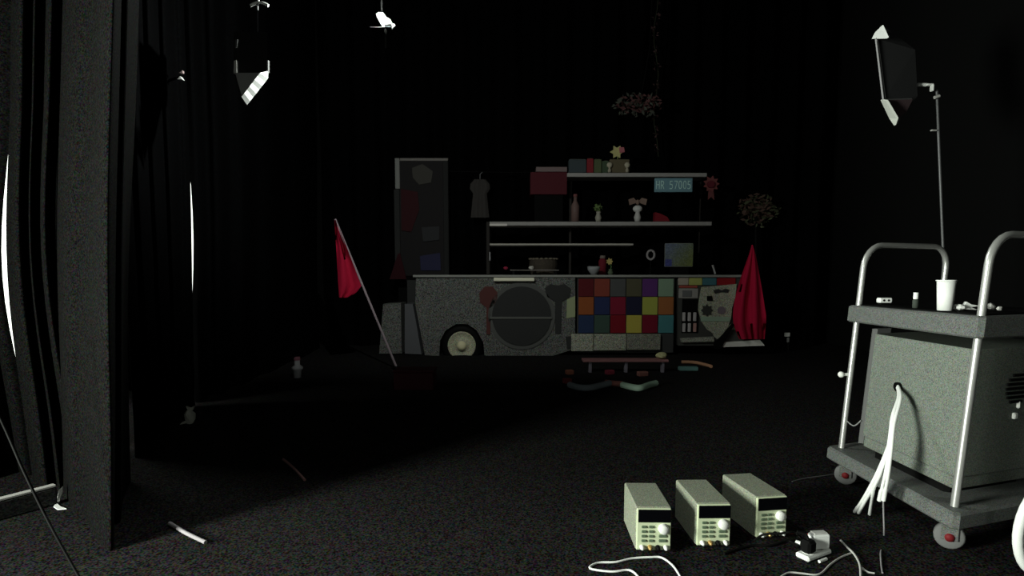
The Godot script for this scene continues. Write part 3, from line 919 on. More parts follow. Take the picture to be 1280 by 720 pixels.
func backdrop() -> void:
	# tall framed board at the left behind the counter
	var b := thing("picture_board", "tall dim framed board standing behind the left end of the counter", "board", S(523, 445, 0.75) * Vector3(1, 0, 1))
	obj("sheet", rect(498, 201, 554, 345, 0.03, 0.72), mat(0.018, 0.016, 0.017), b)
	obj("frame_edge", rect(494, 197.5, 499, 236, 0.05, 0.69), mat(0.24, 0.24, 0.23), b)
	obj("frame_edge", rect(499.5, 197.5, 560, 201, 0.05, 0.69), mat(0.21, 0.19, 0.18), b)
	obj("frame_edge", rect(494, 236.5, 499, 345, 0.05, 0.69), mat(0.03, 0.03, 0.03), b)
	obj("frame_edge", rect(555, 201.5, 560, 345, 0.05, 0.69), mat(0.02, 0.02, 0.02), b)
	obj("picture_patch", outline([515, 210, 528, 205, 541, 214, 539, 228, 524, 231, 516, 222], 0.015, 0.70), mat(0.06, 0.056, 0.05), b)
	obj("picture_patch", outline([501, 236, 522, 240, 524, 262, 514, 290, 502, 288], 0.015, 0.70), mat(0.04, 0.009, 0.012), b)
	obj("picture_patch", outline([527, 284, 549, 283, 549, 300, 529, 302], 0.015, 0.70), mat(0.035, 0.035, 0.038), b)
	obj("picture_patch", outline([525, 320, 550, 316, 551, 338, 526, 338], 0.015, 0.70), mat(0.03, 0.03, 0.07), b)
	obj("base", bx(S(523, 445, 0.75) * Vector3(1, 0, 1) + Vector3(0, 0.475, -0.02), Vector3(0.5, 0.95, 0.06)), M.black_paint, b)
	# pale garment shape
	var g := thing("hanging_shirt", "dim pale shirt hanging between the framed board and the shelves", "shirt", S(601, 272, 0.7))
	var rows := []
	for i in 9:
		var v := i / 8.0
		var wd := lerpf(7.0, 11.5, v) + (4.5 if i == 1 or i == 2 else 0.0)
		var row := []
		for k in 9:
			row.append(S(600 + lerpf(-wd, wd, k / 8.0), lerpf(224, 272, v), 0.7 + 0.02 * sin(k * 1.7 + v)))
		rows.append(row)
	obj("cloth", sheet(rows, 0.012), mat(0.045, 0.040, 0.038), g)
	var hk := mb()
	tube(hk, [S(600, 224, 0.7), S(600, 218, 0.7), S(603, 215, 0.7)], 0.006, 6)
	obj("hook", hk, M.steel, g)
	var lh := mb()   # line it hangs on
	tube(lh, [S(560, 214, 0.7), S(640, 215.5, 0.7), S(711, 214, 0.7)], 0.004, 6)
	tag(obj("hanging_line", lh, M.black), "thin black line strung between the framed board and the shelf", "line")
	# faint dark red bunting piece behind the bumper
	var p2 := outline([487, 349, 497, 318, 500, 316, 508, 349], 0.02, 0.45)
	tag(obj("red_triangle", p2, mat(0.03, 0.004, 0.007)), "dim dark red triangular board standing above the bumper", "board")
	# the plant with blossoms at the right
	var fb := thing("flower_bush", "round bush of dull pink and green flowers right of the shelves", "bush", S(946, 445, 0.75) * Vector3(1, 0, 1))
	obj("blossoms", leaf_cluster(S(945, 262, 0.75), Vector3(0.25, 0.20, 0.16), 240, 0.035), mat(0.26, 0.16, 0.13), fb)
	obj("leaves", leaf_cluster(S(948, 264, 0.75), Vector3(0.28, 0.22, 0.18), 170, 0.035), mat(0.17, 0.19, 0.11), fb)
	var sm := mb()
	tube(sm, [S(946, 445, 0.75) * Vector3(1, 0, 1) + Vector3(0, 0.02, 0), S(945, 350, 0.75), S(945, 264, 0.75)], 0.02, 8)
	obj("stem", sm, M.black, fb)
	var pt := mb()
	lathe(pt, Transform3D(Basis.IDENTITY, S(946, 445, 0.75) * Vector3(1, 0, 1)), [Vector2(0, 0), Vector2(0.10, 0), Vector2(0.14, 0.2), Vector2(0.12, 0.2), Vector2(0, 0.17)], 16)
	obj("pot", pt, M.black, fb)
	# hanging vine and posy above the shelves
	var vn := thing("hanging_vine", "thin flowering vine hanging down above the top shelf", "vine", S(820, 196, 0.75))
	var vp := []
	for i in 12:
		vp.append(S(820 + 3.0 * sin(i * 1.3), lerpf(-30, 196, i / 11.0), 0.75))
	var vs := mb()
	tube(vs, vp, 0.006, 6)
	obj("stem", vs, mat(0.03, 0.035, 0.02), vn)
	var vl := mb()
	for i in 11:
		vl.append_from(leaf_cluster(Vector3.ZERO, Vector3(0.055, 0.09, 0.05), 9, 0.028).commit(), 0, Transform3D(Basis.IDENTITY, vp[i].lerp(vp[i + 1], 0.5)))
	obj("leaves", vl, mat(0.20, 0.11, 0.11), vn)
	var ps := thing("hanging_posy", "dim posy of pink and grey-green flowers hanging above the shelves", "flowers", S(797, 152, 0.4))
	obj("blossoms", leaf_cluster(S(800, 130, 0.4), Vector3(0.29, 0.12, 0.13), 130, 0.032), mat(0.22, 0.10, 0.10), ps)
	obj("leaves", leaf_cluster(S(797, 131, 0.4), Vector3(0.32, 0.15, 0.15), 120, 0.03), mat(0.16, 0.17, 0.14), ps)
	var tw := mb()
	tube(tw, [S(800, 130, 0.4), S(812, 60, 0.4), S(818, -60, 0.4)], 0.006, 6)
	obj("twine", tw, M.black, ps)
	# pale switch on the right
	var sw := thing("connector_box", "small pale box with a cord on a black stake right of the set", "box", S(985, 446, 0.3) * Vector3(1, 0, 1))
	obj("housing", rect(982, 416, 988, 421, 0.04, 0.3), mat(0.5, 0.5, 0.48), sw)
	obj("tail", rect(984, 422, 987, 428, 0.02, 0.32), mat(0.22, 0.22, 0.22), sw)
	var pk := mb()
	tube(pk, [S(985, 446, 0.36) * Vector3(1, 0, 1), S(985, 417, 0.36)], 0.012, 6)
	obj("stake", pk, M.black, sw)

# ---------------------------------------------------------------- lamps on stands
func poly(pts: Array, thick := 0.012) -> SurfaceTool:   # flat piece through (px, py, distance) points
	var f := []
	for k in range(0, pts.size(), 3):
		f.append(at(pts[k], pts[k + 1], pts[k + 2]))
	var st := mb()
	slab(st, f, Vector3(0, 0, -thick))
	return st

func tripod(t: Node3D, base: Vector3, turn: float) -> void:
	for k in 3:
		var a := turn + TAU * k / 3
		var st := mb()
		tube(st, [base + Vector3(0, 0.42, 0), base + Vector3(cos(a) * 0.36, 0.012, sin(a) * 0.36)], 0.011, 8)
		obj("leg", st, M.black, t)

func studio_lamps() -> void:
	# right: a tall softbox seen from its side on a light stand
	var d := 4.0
	var base := at(1179, 330, 4.12) * Vector3(1, 0, 1)
	var sb := thing("softbox", "tall black softbox with white edges at the upper right", "softbox", at(1115, 155, d))
	var P := func(px, py, dd): return at(px, py, dd)
	var a: Vector3 = P.call(1095, 48, 3.90)
	var b: Vector3 = P.call(1105, 125, 3.90)
	var tp: Vector3 = P.call(1104, 32, 4.02)
	var bt: Vector3 = P.call(1121, 155, 4.02)
	var c: Vector3 = P.call(1104, 46, 4.30)
	var e: Vector3 = P.call(1114, 124, 4.30)
	var h := [P.call(1144, 62, 4.04), P.call(1147, 120, 4.04), P.call(1144, 120, 4.16), P.call(1141, 62, 4.16)]
	var mid: Vector3 = (a + e + h[1]) / 3
	var st := mb()
	face(st, [a, b, h[1], h[0]], mid)
	face(st, [c, e, h[2], h[3]], mid)
	face(st, [a, tp, h[0]], mid)
	face(st, [tp, c, h[3], h[0]], mid)
	face(st, [b, bt, h[1]], mid)
	face(st, [bt, e, h[2], h[1]], mid)
	face(st, h, mid)
	obj("fabric_body", st, M.black_fabric, sb)
	var df := mb()
	var dz := Vector3(0.01, 0, 0)
	face(df, [a + dz, b + dz, bt + dz, e + dz, c + dz, tp + dz], mid)
	obj("diffuser", df, M.white, sb)
	obj("white_flap", poly([1092, 47, 3.95, 1096, 39, 3.92, 1104, 31, 3.84, 1111, 46.5, 3.76], 0.02), M.white, sb)
	var rm := mb()
	tube(rm, [P.call(1095, 49, 3.885), P.call(1104, 125, 3.885)], 0.006, 8)
	obj("rim_edge", rm, M.cable_grey, sb)
	obj("white_flap", poly([1103, 124, 3.90, 1110, 125, 3.82, 1123, 147, 3.84, 1120, 156, 3.89, 1114, 147, 3.92], 0.02), mat(0.7, 0.72, 0.66), sb)
	obj("lower_panel", poly([1111, 125, 3.875, 1141, 124, 3.93, 1133, 140, 3.95, 1124, 147, 3.935], 0.012), mat(0.07, 0.045, 0.05, 0.9), sb)
	obj("seam", poly([1106, 124, 3.868, 1140, 122.5, 3.93, 1140, 124, 3.93, 1106, 125.5, 3.868], 0.008), mat(0.09, 0.09, 0.09), sb)
	var ls := thing("light_stand", "thin grey light stand holding the softbox behind the cart", "light stand", base)
	var pole := mb()
	tube(pole, [base + Vector3(0, 0.02, 0), at(1179.5, 330, 4.12), at(1171, 112, 4.12)], 0.009, 10)
	obj("pole", pole, M.steel, ls)
	var br := mb()
	tube(br, [at(1147, 106, 4.10), at(1158, 106, 4.10)], 0.012, 8)
	box(br, Transform3D(Basis.IDENTITY, at(1162, 106, 4.09)), Vector3(0.045, 0.012, 0.03))
	box(br, Transform3D(Basis.IDENTITY, at(1165, 110, 4.085)), Vector3(0.014, 0.045, 0.03))
	obj("bracket", br, M.white, ls)
	var kn := mb()
	tube(kn, [at(1168, 122, 4.09), at(1174, 120, 4.09)], 0.011, 8)
	box(kn, Transform3D(Basis.IDENTITY, at(1167, 163, 4.10)), Vector3(0.04, 0.010, 0.02))
	obj("clamp_knob", kn, M.off, ls)
	tripod(ls, base, 0.4)
	# left: a softbox seen obliquely
	var dl := 3.35
	var l := thing("softbox", "black softbox with a rippled white lower edge at the upper left", "softbox", at(313, 128, dl))
	var fr := [at(292, 40, dl), at(334, 40, dl), at(334, 91, dl), at(304, 128, dl), at(292, 92, dl)]
	var bkp := [at(304, 52, dl + 0.25), at(322, 52, dl + 0.25), at(320, 80, dl + 0.25), at(308, 92, dl + 0.25), at(304, 82, dl + 0.25)]
	var lb := mb()
	var lc := at(313, 75, dl + 0.1)
	face(lb, fr, lc)
	face(lb, bkp, lc)
	for k in 5:
		face(lb, [fr[k], fr[(k + 1) % 5], bkp[(k + 1) % 5], bkp[k]], lc)
	obj("fabric_body", lb, mat(0.012, 0.012, 0.012, 0.9), l)
	obj("lower_panel", poly([294, 91, dl - 0.02, 326, 91, dl - 0.02, 303, 123, dl - 0.02], 0.012), mat(0.30, 0.30, 0.30, 0.9), l)
	var rip := mb()
	for k in 7:
		var u := k / 7.0
		var w := (k + 1) / 7.0
		var w0 := 0.007 if k % 2 == 0 else 0.0
		var w1 := 0.007 - w0
		var q := [at(lerpf(325, 302, u), lerpf(91, 121, u), dl - 0.085 - w0), at(lerpf(325, 302, w), lerpf(91, 121, w), dl - 0.085 - w1), at(lerpf(334, 308, w), lerpf(97, 130, w), dl - 0.01 - w1), at(lerpf(334, 308, u), lerpf(97, 130, u), dl - 0.01 - w0)]
		slab(rip, q, Vector3(0, 0, -0.012))
	slab(rip, [at(325, 91, dl - 0.085), at(334, 89, dl - 0.03), at(334, 97, dl - 0.01)], Vector3(0, 0, -0.012))
	obj("rippled_edge", rip, M.white, l)
	obj("side_edge", poly([292.5, 76, dl - 0.02, 295.5, 75, dl - 0.02, 296, 91, dl - 0.02, 292, 92, dl - 0.02], 0.02), M.off, l)
	obj("side_edge", poly([294, 50, dl - 0.02, 297, 49, dl - 0.02, 296, 59, dl - 0.02, 294, 60, dl - 0.02], 0.02), mat(0.1, 0.1, 0.1), l)
	obj("side_edge", poly([333, 75, dl - 0.02, 335, 75, dl - 0.02, 335, 90, dl - 0.02, 333, 90, dl - 0.02], 0.02), mat(0.1, 0.1, 0.1), l)
	# white cap over the left softbox, on its own drop rod
	var hp := thing("ceiling_hanger", "white curved hanger above the left softbox", "hanger", at(324, 8, dl))
	var arc := []
	for k in 9:
		arc.append(at(313 + k * 2.8, 7.0 - 4.0 * sin(PI * k / 8), dl))
	var hs := mb()
	tube(hs, arc, 0.008, 8)
	obj("arc", hs, M.white, hp)
	var hr := mb()
	tube(hr, [at(323, 3, dl), Vector3(at(323, 3, dl).x, 4.79, at(323, 3, dl).z)], 0.006, 6)
	obj("rod", hr, M.white, hp)
	var hk := mb()
	tube(hk, [at(322, 5, dl), at(322, 13, dl)], 0.005, 6)
	obj("hook", hk, M.steel, hp)
	var hd := mb()
	tube(hd, [at(322, 13, dl), at(322, 39.8, dl + 0.02)], 0.002, 6)
	obj("drop_wire", hd, M.drape_far, hp)
	# small white clamp near the dim drape
	var cl := thing("drape_clamp", "tiny white clamp high on the dim left drape", "clamp", at(225, 100, 3.75))
	obj("jaw", poly([221.5, 99, 3.72, 225, 95, 3.72, 227.5, 99, 3.72], 0.03), M.white, cl)
	obj("lever", poly([224, 91, 3.72, 228, 88, 3.72, 228, 91, 3.72], 0.02), mat(0.4, 0.3, 0.3), cl)
	var ca := mb()
	tube(ca, [at(225, 97, 3.75), at(222, 97, 4.0)], 0.008, 6)
	obj("arm", ca, M.black, cl)
	# bright small lamp high up
	var dk := 3.4
	var lm := thing("hanging_lamp", "small bright white lamp hanging high left of centre", "lamp", at(481, 38, dk))
	var glow := mat(0.85, 0.87, 0.85, 0.7)
	glow.emission_enabled = true
	glow.emission = Color(0.97, 1.0, 0.97)
	glow.emission_energy_multiplier = 1.4
	obj("lamp_shade", poly([470, 17, dk, 473, 15, dk, 479, 15.5, dk, 483, 21, dk, 488, 24, dk + 0.05, 484, 28, dk, 481, 36, dk, 477, 31, dk, 471, 21, dk], 0.05), glow, lm)
	obj("lower_flap", poly([481, 30.5, dk - 0.01, 490, 29.5, dk + 0.06, 494, 31, dk + 0.06, 490, 35, dk + 0.04, 481, 35.8, dk - 0.01], 0.015), M.white, lm)
	var lpos := at(477, 23, dk + 0.025)
	obj("added_floor_cutter", bx(lpos + Vector3(0, -0.064, -0.014), Vector3(0.12, 0.006, 0.10), 0.001), M.black_paint, lm)  # added plate that keeps the lamp's light off the floor below
	var wisp := mb()
	tube(wisp, [at(482, 40, dk + 0.02), at(482, 60, dk + 0.03)], 0.005, 6)
	obj("cord_tail", wisp, mat(0.02, 0.02, 0.02), lm)
	obj("tip", poly([480, 37, dk, 483, 37, dk, 482, 41, dk, 480.5, 40, dk], 0.02), M.off, lm)
	var rod := mb()
	tube(rod, [at(477, 20, dk + 0.06), at(477, 14, dk + 0.20), Vector3(at(477, 14, dk + 0.20).x, 4.79, at(477, 14, dk + 0.20).z)], 0.006, 6)
	obj("drop_rod", rod, M.black_paint, lm)
	var o := OmniLight3D.new()
	o.name = "lamp_glow"
	o.light_energy = 3.2
	o.light_size = 0.02
	o.light_color = Color(0.97, 1.0, 0.97)
	o.omni_range = 20.0
	o.omni_attenuation = 2.0
	o.shadow_enabled = true
	o.position = at(477, 23, dk + 0.025)
	add_child(o, true)

# ---------------------------------------------------------------- things on the floor
func floor_cable(called: String, label: String, pts: Array, r: float, m: Material, h := 0.0, cat := "cable") -> MeshInstance3D:
	var c := []
	for k in range(0, pts.size(), 2):
		c.append(fl(pts[k], pts[k + 1], r + h))
	var st := mb()
	tube(st, spline(c, 5), r, 8)
	return tag(obj(called, st, m), label, cat) as MeshInstance3D

func floor_things() -> void:
	floor_cable("white_cable", "white cable lying in a loop before the leftmost power supply", [800, 728, 797, 720, 786, 712.5, 765, 714.5, 737.5, 710.5, 747.5, 703.5, 770, 702.5, 790, 698, 812, 696.5, 827, 697, 841, 707, 851, 722, 858, 735], 0.0035, M.white)
	floor_cable("white_cable", "white cable curving along the bottom edge below the power strip", [972, 724, 985.5, 716, 1002, 716.7, 1019, 718.5, 1028, 715.5, 1038, 705.5, 1051, 696.7, 1064, 691.5], 0.003, M.off)
	floor_cable("white_cable", "white forked cable right of the power strip running to the bottom edge", [1051, 675.5, 1058, 683, 1068, 693, 1074.5, 705.5, 1076, 720, 1076, 730], 0.0035, M.off, 0.004)
	floor_cable("white_cable", "short white cable end branching right near the bottom edge", [1077.5, 709.5, 1084.5, 715, 1093, 716.5], 0.003, M.off)
	floor_cable("grey_wire", "thin grey wire on the floor running under the cart", [990, 602, 1005, 598, 1030, 594.5, 1058, 590], 0.0025, mat(0.10, 0.10, 0.10))
	floor_cable("black_cable", "black cable from the power supplies to the power strip", [905, 692, 930, 684, 945, 681.5, 962, 682, 985, 676, 998, 684], 0.005, M.black)
	var bc := mb()
	tube(bc, spline([fl(944, 672, 0.02) + Vector3(-0.01, 0, 0.02), at(955, 668, 1.92), at(975, 667, 1.9), at(992, 665.5, 1.9), fl(1002, 672, 0.03)], 5), 0.004, 8)
	tag(obj("black_lead", bc, M.black), "black lead across the front of the rightmost power supply", "cable")
	floor_cable("red_cable", "dark red cable lying behind the black plug", [965, 668.5, 982, 666.5, 998, 666.5, 1008, 667.5, 1018, 670], 0.0035, mat(0.30, 0.02, 0.03))
	# power strip with two plugs
	var a := fl(1002, 703)
	var b := fl(1034, 691)
	var dir := (b - a).normalized()
	var tn := atan2(-dir.z, dir.x)
	var mid := (a + b) / 2 + Vector3(0.004, 0, -0.015)
	var ps := thing("power_strip", "white power strip on the floor right of the power supplies", "power strip", mid)
	var pb := mb()
	box(pb, Transform3D(Basis(Vector3.UP, tn), mid + Vector3(0, 0.009, 0)), Vector3(0.128, 0.018, 0.05), 0.005)
	obj("body", pb, M.white, ps)
	var so := mb()
	for k in 2:
		lathe(so, Transform3D(Basis(Vector3.UP, tn), mid + Basis(Vector3.UP, tn) * Vector3(-0.03 + 0.055 * k, 0.018, 0)), [Vector2(0.018, -0.004), Vector2(0.018, 0.0015), Vector2(0.015, 0.0015), Vector2(0.015, 0.0004), Vector2(0, 0.0004)], 14)
	obj("socket", so, M.paper, ps)
	var ad := mid + Basis(Vector3.UP, tn) * Vector3(0.028, 0.0196, -0.002)
	var adp := thing("white_adapter", "white plug-in adapter standing on the white power strip", "adapter", ad)
	var as_ := mb()
	box(as_, Transform3D(Basis(Vector3.UP, tn * 0.25), ad + Vector3(0, 0.026, 0)), Vector3(0.064, 0.052, 0.034), 0.005)
	obj("shell", as_, M.white, adp)
	var rim := mb()
	box(rim, Transform3D(Basis(Vector3.UP, tn * 0.25), ad + Vector3(0, 0.0545, 0)), Vector3(0.050, 0.005, 0.026), 0.002)
	obj("top_rim", rim, M.off, adp)
	var bp := mid + Basis(Vector3.UP, tn) * Vector3(-0.032, 0.0196, 0)
	var bpt := thing("black_plug", "chunky black plug on the white power strip", "plug", bp)
	var bps := mb()
	box(bps, Transform3D(Basis(Vector3.UP, tn), bp + Vector3(0, 0.022, 0)), Vector3(0.042, 0.044, 0.04), 0.008)
	obj("shell", bps, M.black, bpt)
	var bt := mb()
	tube(bt, [bp + Vector3(0, 0.042, 0), bp + Vector3(-0.005, 0.058, -0.01), bp + Vector3(-0.03, 0.062, -0.02)], 0.006, 8)
	obj("cord_stub", bt, M.black, bpt)
	floor_cable("white_peg_plug", "small white plug end lying left of the black plug", [995, 677.5, 1001, 679.5], 0.008, M.white, 0.0, "plug")
	floor_cable("white_clip", "white flat clip lying before the power strip", [1024, 702, 1033, 698.5], 0.005, M.white, 0.0, "clip")
	# white hoop at the right edge
	var hp := []
	var hc := at(1316, 640, 1.72)
	var lowest := 0.0
	for k in 33:
		var an := TAU * k / 32
		hp.append(Vector3(hc.x + cos(an) * 0.100, 0.0, hc.z + 0.02 * sin(an)) + Vector3(0, 0.178 + 0.163 * sin(an), 0))
	var hs := mb()
	tube(hs, hp, 0.0145, 10)
	tag(obj("white_hoop", hs, M.white), "white plastic hoop standing at the right edge beside the cart", "hoop")
	# thin black cord hanging at the left
	var cc := fl(112, 745, 0.004)
	var lc := mb()
	tube(lc, spline([at(-60, 400, 1.80), at(0, 522, 1.80), at(30, 590, 1.76), at(62, 655, 1.72), at(98, 720, 1.68), cc, cc + Vector3(0.15, 0, 0.10)], 5), 0.0042, 8)
	tag(obj("black_cable", lc, M.black), "thin black cord slanting down in front of the left drapes", "cord")
	# batten and card at the foot of the drapes
	var p0 := fl(-40, 662)
	var p1 := fl(66, 632)
	var bd := (p1 - p0).normalized()
	var bm := mb()
	box(bm, Transform3D(Basis(Vector3.UP, atan2(-bd.z, bd.x)), (p0 + p1) / 2 + Vector3(0, 0.038, -0.02)), Vector3((p1 - p0).length(), 0.076, 0.03), 0.006)
	var bt0 := thing("batten", "low grey batten with a white top edge along the left drapes' foot", "batten", (p0 + p1) / 2)
	var be := mb()
	box(be, Transform3D(Basis(Vector3.UP, atan2(-bd.z, bd.x)), (p0 + p1) / 2 + Vector3(0, 0.081, -0.02)), Vector3((p1 - p0).length() * 0.99, 0.010, 0.028), 0.002)
	obj("top_edge", be, M.off, bt0)
	obj("board", bm, flecked(mat(0.07, 0.07, 0.068, 0.8), fleck_texture(0.9, 0.1, 50), 1.0), bt0)
	var c1 := thing("white_card", "bent white card standing at the foot of the broad drape", "card", fl(75, 636))
	var k0 := mb()
	slab(k0, [fl(68, 634, 0.003), fl(70, 627, 0.003), at(74, 612, -fl(70, 627).z), at(78, 608, -fl(70, 627).z), at(77.5, 616, -fl(70, 627).z), at(74, 626, -fl(70, 627).z)], Vector3(0, 0, -0.006))
	obj("upright", k0, M.paper, c1)
	var k1 := mb()
	var kq := [fl(67, 633, 0.004), fl(70, 628, 0.004), fl(76, 633, 0.004), fl(83, 635.5, 0.004), fl(72, 636.5, 0.004)]
	face(k1, kq, fl(73, 633, -0.1))
	var kq2 := []
	for v in kq: kq2.append(v - Vector3(0, 0.0035, 0))
	face(k1, kq2, fl(73, 633, 0.1))
	for i in 5: face(k1, [kq[i], kq[(i + 1) % 5], kq2[(i + 1) % 5], kq2[i]], fl(73, 633, 0.002))
	obj("flat_flap", k1, M.white, c1)
	# sticks and small litter
	floor_cable("grey_stick", "short grey stick on the floor right of the broad drape", [212, 654, 222, 660, 234, 667, 257, 678], 0.007, mat(0.35, 0.32, 0.34), 0.0, "stick")
	floor_cable("red_stick", "thin reddish stick lying alone on the dark floor", [354, 574, 366, 584, 381, 600], 0.006, mat(0.30, 0.16, 0.16), 0.0, "stick")
	floor_cable("pale_stick", "tiny pale stick on the floor near the crumpled bag", [262, 475, 267, 480, 272, 486], 0.010, mat(0.30, 0.28, 0.30), 0.0, "stick")
	var bag := thing("crumpled_bag", "crumpled pale paper bag on the floor by the far drape", "bag", fl(238, 530))
	var bgm := mb()
	var bp0 := fl(238, 530)
	ball(bgm, bp0 + Vector3(0, 0.048, 0), Vector3(0.030, 0.050, 0.03), 10, 0.22)
	obj("paper", bgm, mat(0.40, 0.40, 0.36, 0.9), bag)
	var bgt := mb()
	slab(bgt, [bp0 + Vector3(-0.012, 0.085, 0), bp0 + Vector3(0.018, 0.09, 0), bp0 + Vector3(0.03, 0.118, 0), bp0 + Vector3(0.004, 0.105, 0), bp0 + Vector3(-0.024, 0.115, 0)], Vector3(0, 0, -0.012))
	slab(bgt, [bp0 + Vector3(-0.06, 0.0, 0.02), bp0 + Vector3(-0.015, 0.01, 0.02), bp0 + Vector3(-0.01, 0.03, 0.02), bp0 + Vector3(-0.04, 0.018, 0.02)], Vector3(0, 0, -0.01))
	obj("torn_top", bgt, mat(0.42, 0.42, 0.38, 0.9), bag)
	var bo := fl(372, 472)
	var btl := thing("small_bottle", "small white bottle with a pink cap on the dark floor", "bottle", bo)
	var b1 := mb()
	lathe(b1, Transform3D(Basis.IDENTITY, bo), [Vector2(0, 0), Vector2(0.035, 0), Vector2(0.037, 0.07), Vector2(0.05, 0.08), Vector2(0.05, 0.10), Vector2(0.025, 0.12), Vector2(0.025, 0.165), Vector2(0, 0.165)], 16)
	obj("bottle_body", b1, mat(0.38, 0.38, 0.40), btl)
	var b2 := mb()
	lathe(b2, Transform3D(Basis.IDENTITY, bo + Vector3(0, 0.166, 0)), [Vector2(0.03, 0), Vector2(0.028, 0.03), Vector2(0, 0.03)], 12)
	obj("cap", b2, mat(0.25, 0.10, 0.13), btl)
	# leaning red flag
	var ft := fl(496, 461)
	var dF := -ft.z
	var fp := at(419, 274, dF + 0.12)
	var flg := thing("red_flag", "furled red flag on a long thin pole leaning left of the counter", "flag", ft)
	var fs := mb()
	tube(fs, [ft + Vector3(0, 0.008, 0), fp], 0.012, 8)
	obj("pole", fs, mat(0.34, 0.27, 0.30), flg)
	var rows := []
	for i in 13:
		var v := i / 12.0
		var py := lerpf(275, 374 if i < 12 else 372, v)
		var xr := lerpf(420, 453, minf(1.0, (py - 275) / 86.0)) if py < 361 else lerpf(453, 432, (py - 361) / 13.0)
		var xl := lerpf(418, 424, v)
		var row := []
		for k in 9:
			var u := k / 8.0
			row.append(at(lerpf(xl, xr, u), py, dF + 0.10 - 0.12 * v * (1.0 - 0.6 * u) + 0.035 * sin(u * 9.0 + v * 3.0)))
		rows.append(row)
	obj("flag_cloth", sheet(rows, 0.01), mat(0.40, 0.012, 0.04, 0.85, 0, 0.1), flg)
	var ho := mb()   # weighted foot that holds the leaning pole
	lathe(ho, Transform3D(Basis.IDENTITY, ft), [Vector2(0, 0), Vector2(0.05, 0), Vector2(0.045, 0.025), Vector2(0, 0.03)], 12)
	obj("foot", ho, M.black, flg)
	var rb := thing("red_crate", "dim dark red crate on the floor by the flag pole foot", "crate", fl(517, 488))
	var rp := fl(517, 488)
	obj("box_body", bx(rp + Vector3(0, 0.075, -0.1), Vector3(0.33, 0.15, 0.2), 0.008), mat(0.04, 0.008, 0.012), rb)
	obj("lid", bx(rp + Vector3(0, 0.159, -0.1), Vector3(0.345, 0.016, 0.215), 0.005), mat(0.045, 0.008, 0.012), rb)
	# low bench and toys before the cupboard
	var q := fl(785, 466)
	var zb := -q.z
	var bn := thing("low_bench", "low narrow bench with a dull red top before the patchwork cupboard", "bench", q)
	obj("seat_board", bx(Vector3(at(782, 451, zb).x, at(782, 451, zb).y, -zb - 0.05), Vector3(0.84, 0.024, 0.14), 0.004), mat(0.32, 0.15, 0.15), bn)
	for px in [738, 783, 829]:
		var top: float = at(782, 451, zb).y - 0.013
		obj("leg", bx(Vector3(at(px, 455, zb).x, top / 2, -zb - 0.03), Vector3(0.03, top, 0.05), 0.003), mat(0.22, 0.20, 0.24), bn)
	var by: float = at(782, 451, zb).y + 0.0125
	var yt := mb()
	ball(yt, Vector3(at(836, 449, zb).x - 0.06, by + 0.034, -zb - 0.05), Vector3(0.055, 0.033, 0.05), 12, 0.1)
	tag(obj("yellow_sponge", yt, mat(0.58, 0.56, 0.30)), "pale yellow sponge on the right end of the low bench", "sponge")
	floor_cable("striped_stick", "yellow and red stick lying right of the low bench", [852, 452.5, 868, 453, 880, 455.5, 889, 458], 0.018, mat(0.46, 0.24, 0.14), 0.0, "stick")
	var tp := fl(860, 463)
	tag(obj("teal_block", bx(tp + Vector3(0, 0.02, 0), Vector3(0.19, 0.04, 0.07), 0.006), mat(0.10, 0.20, 0.19)), "small teal block on the floor right of the low bench", "block")
	var bits := [[712, 468, .05, .22, .08, .05, "small rusty red toy block left of the low bench"], [709, 479, .05, .16, .03, .03, "dark red toy block at the left end of the ribbon"], [762, 468, .06, .22, .03, .05, "small red toy block under the low bench"], [803, 470, .07, .30, .13, .11, "small pinkish toy block in front of the right bench legs"]]
	for blk in bits:
		var pp := fl(blk[0], blk[1])
		tag(obj("toy_block", bx(pp + Vector3(0, 0.022, 0), Vector3(blk[2] * 1.4, 0.044, 0.06), 0.006, 0.3), mat(blk[3], blk[4], blk[5])), blk[6], "toy block")
	var rib := [["grey_scarf", "crumpled grey-blue scarf on the floor before the low bench", [712, 481, 722, 484, 735, 485, 750, 482, 762, 479], mat(0.20, 0.23, 0.26), 0.028],
		["red_scarf", "short pinkish red cloth roll between the grey and green scarves", [757, 478, 768, 479.5, 778, 480], mat(0.32, 0.13, 0.11), 0.026],
		["green_scarf", "crumpled green and white scarf at the right of the cloth rolls", [778, 481, 790, 484, 800, 485, 812, 481, 820, 479], mat(0.36, 0.50, 0.40), 0.028]]
	for r in rib:
		floor_cable(r[0], r[1], r[2], r[4], r[3], 0.0, "scarf")

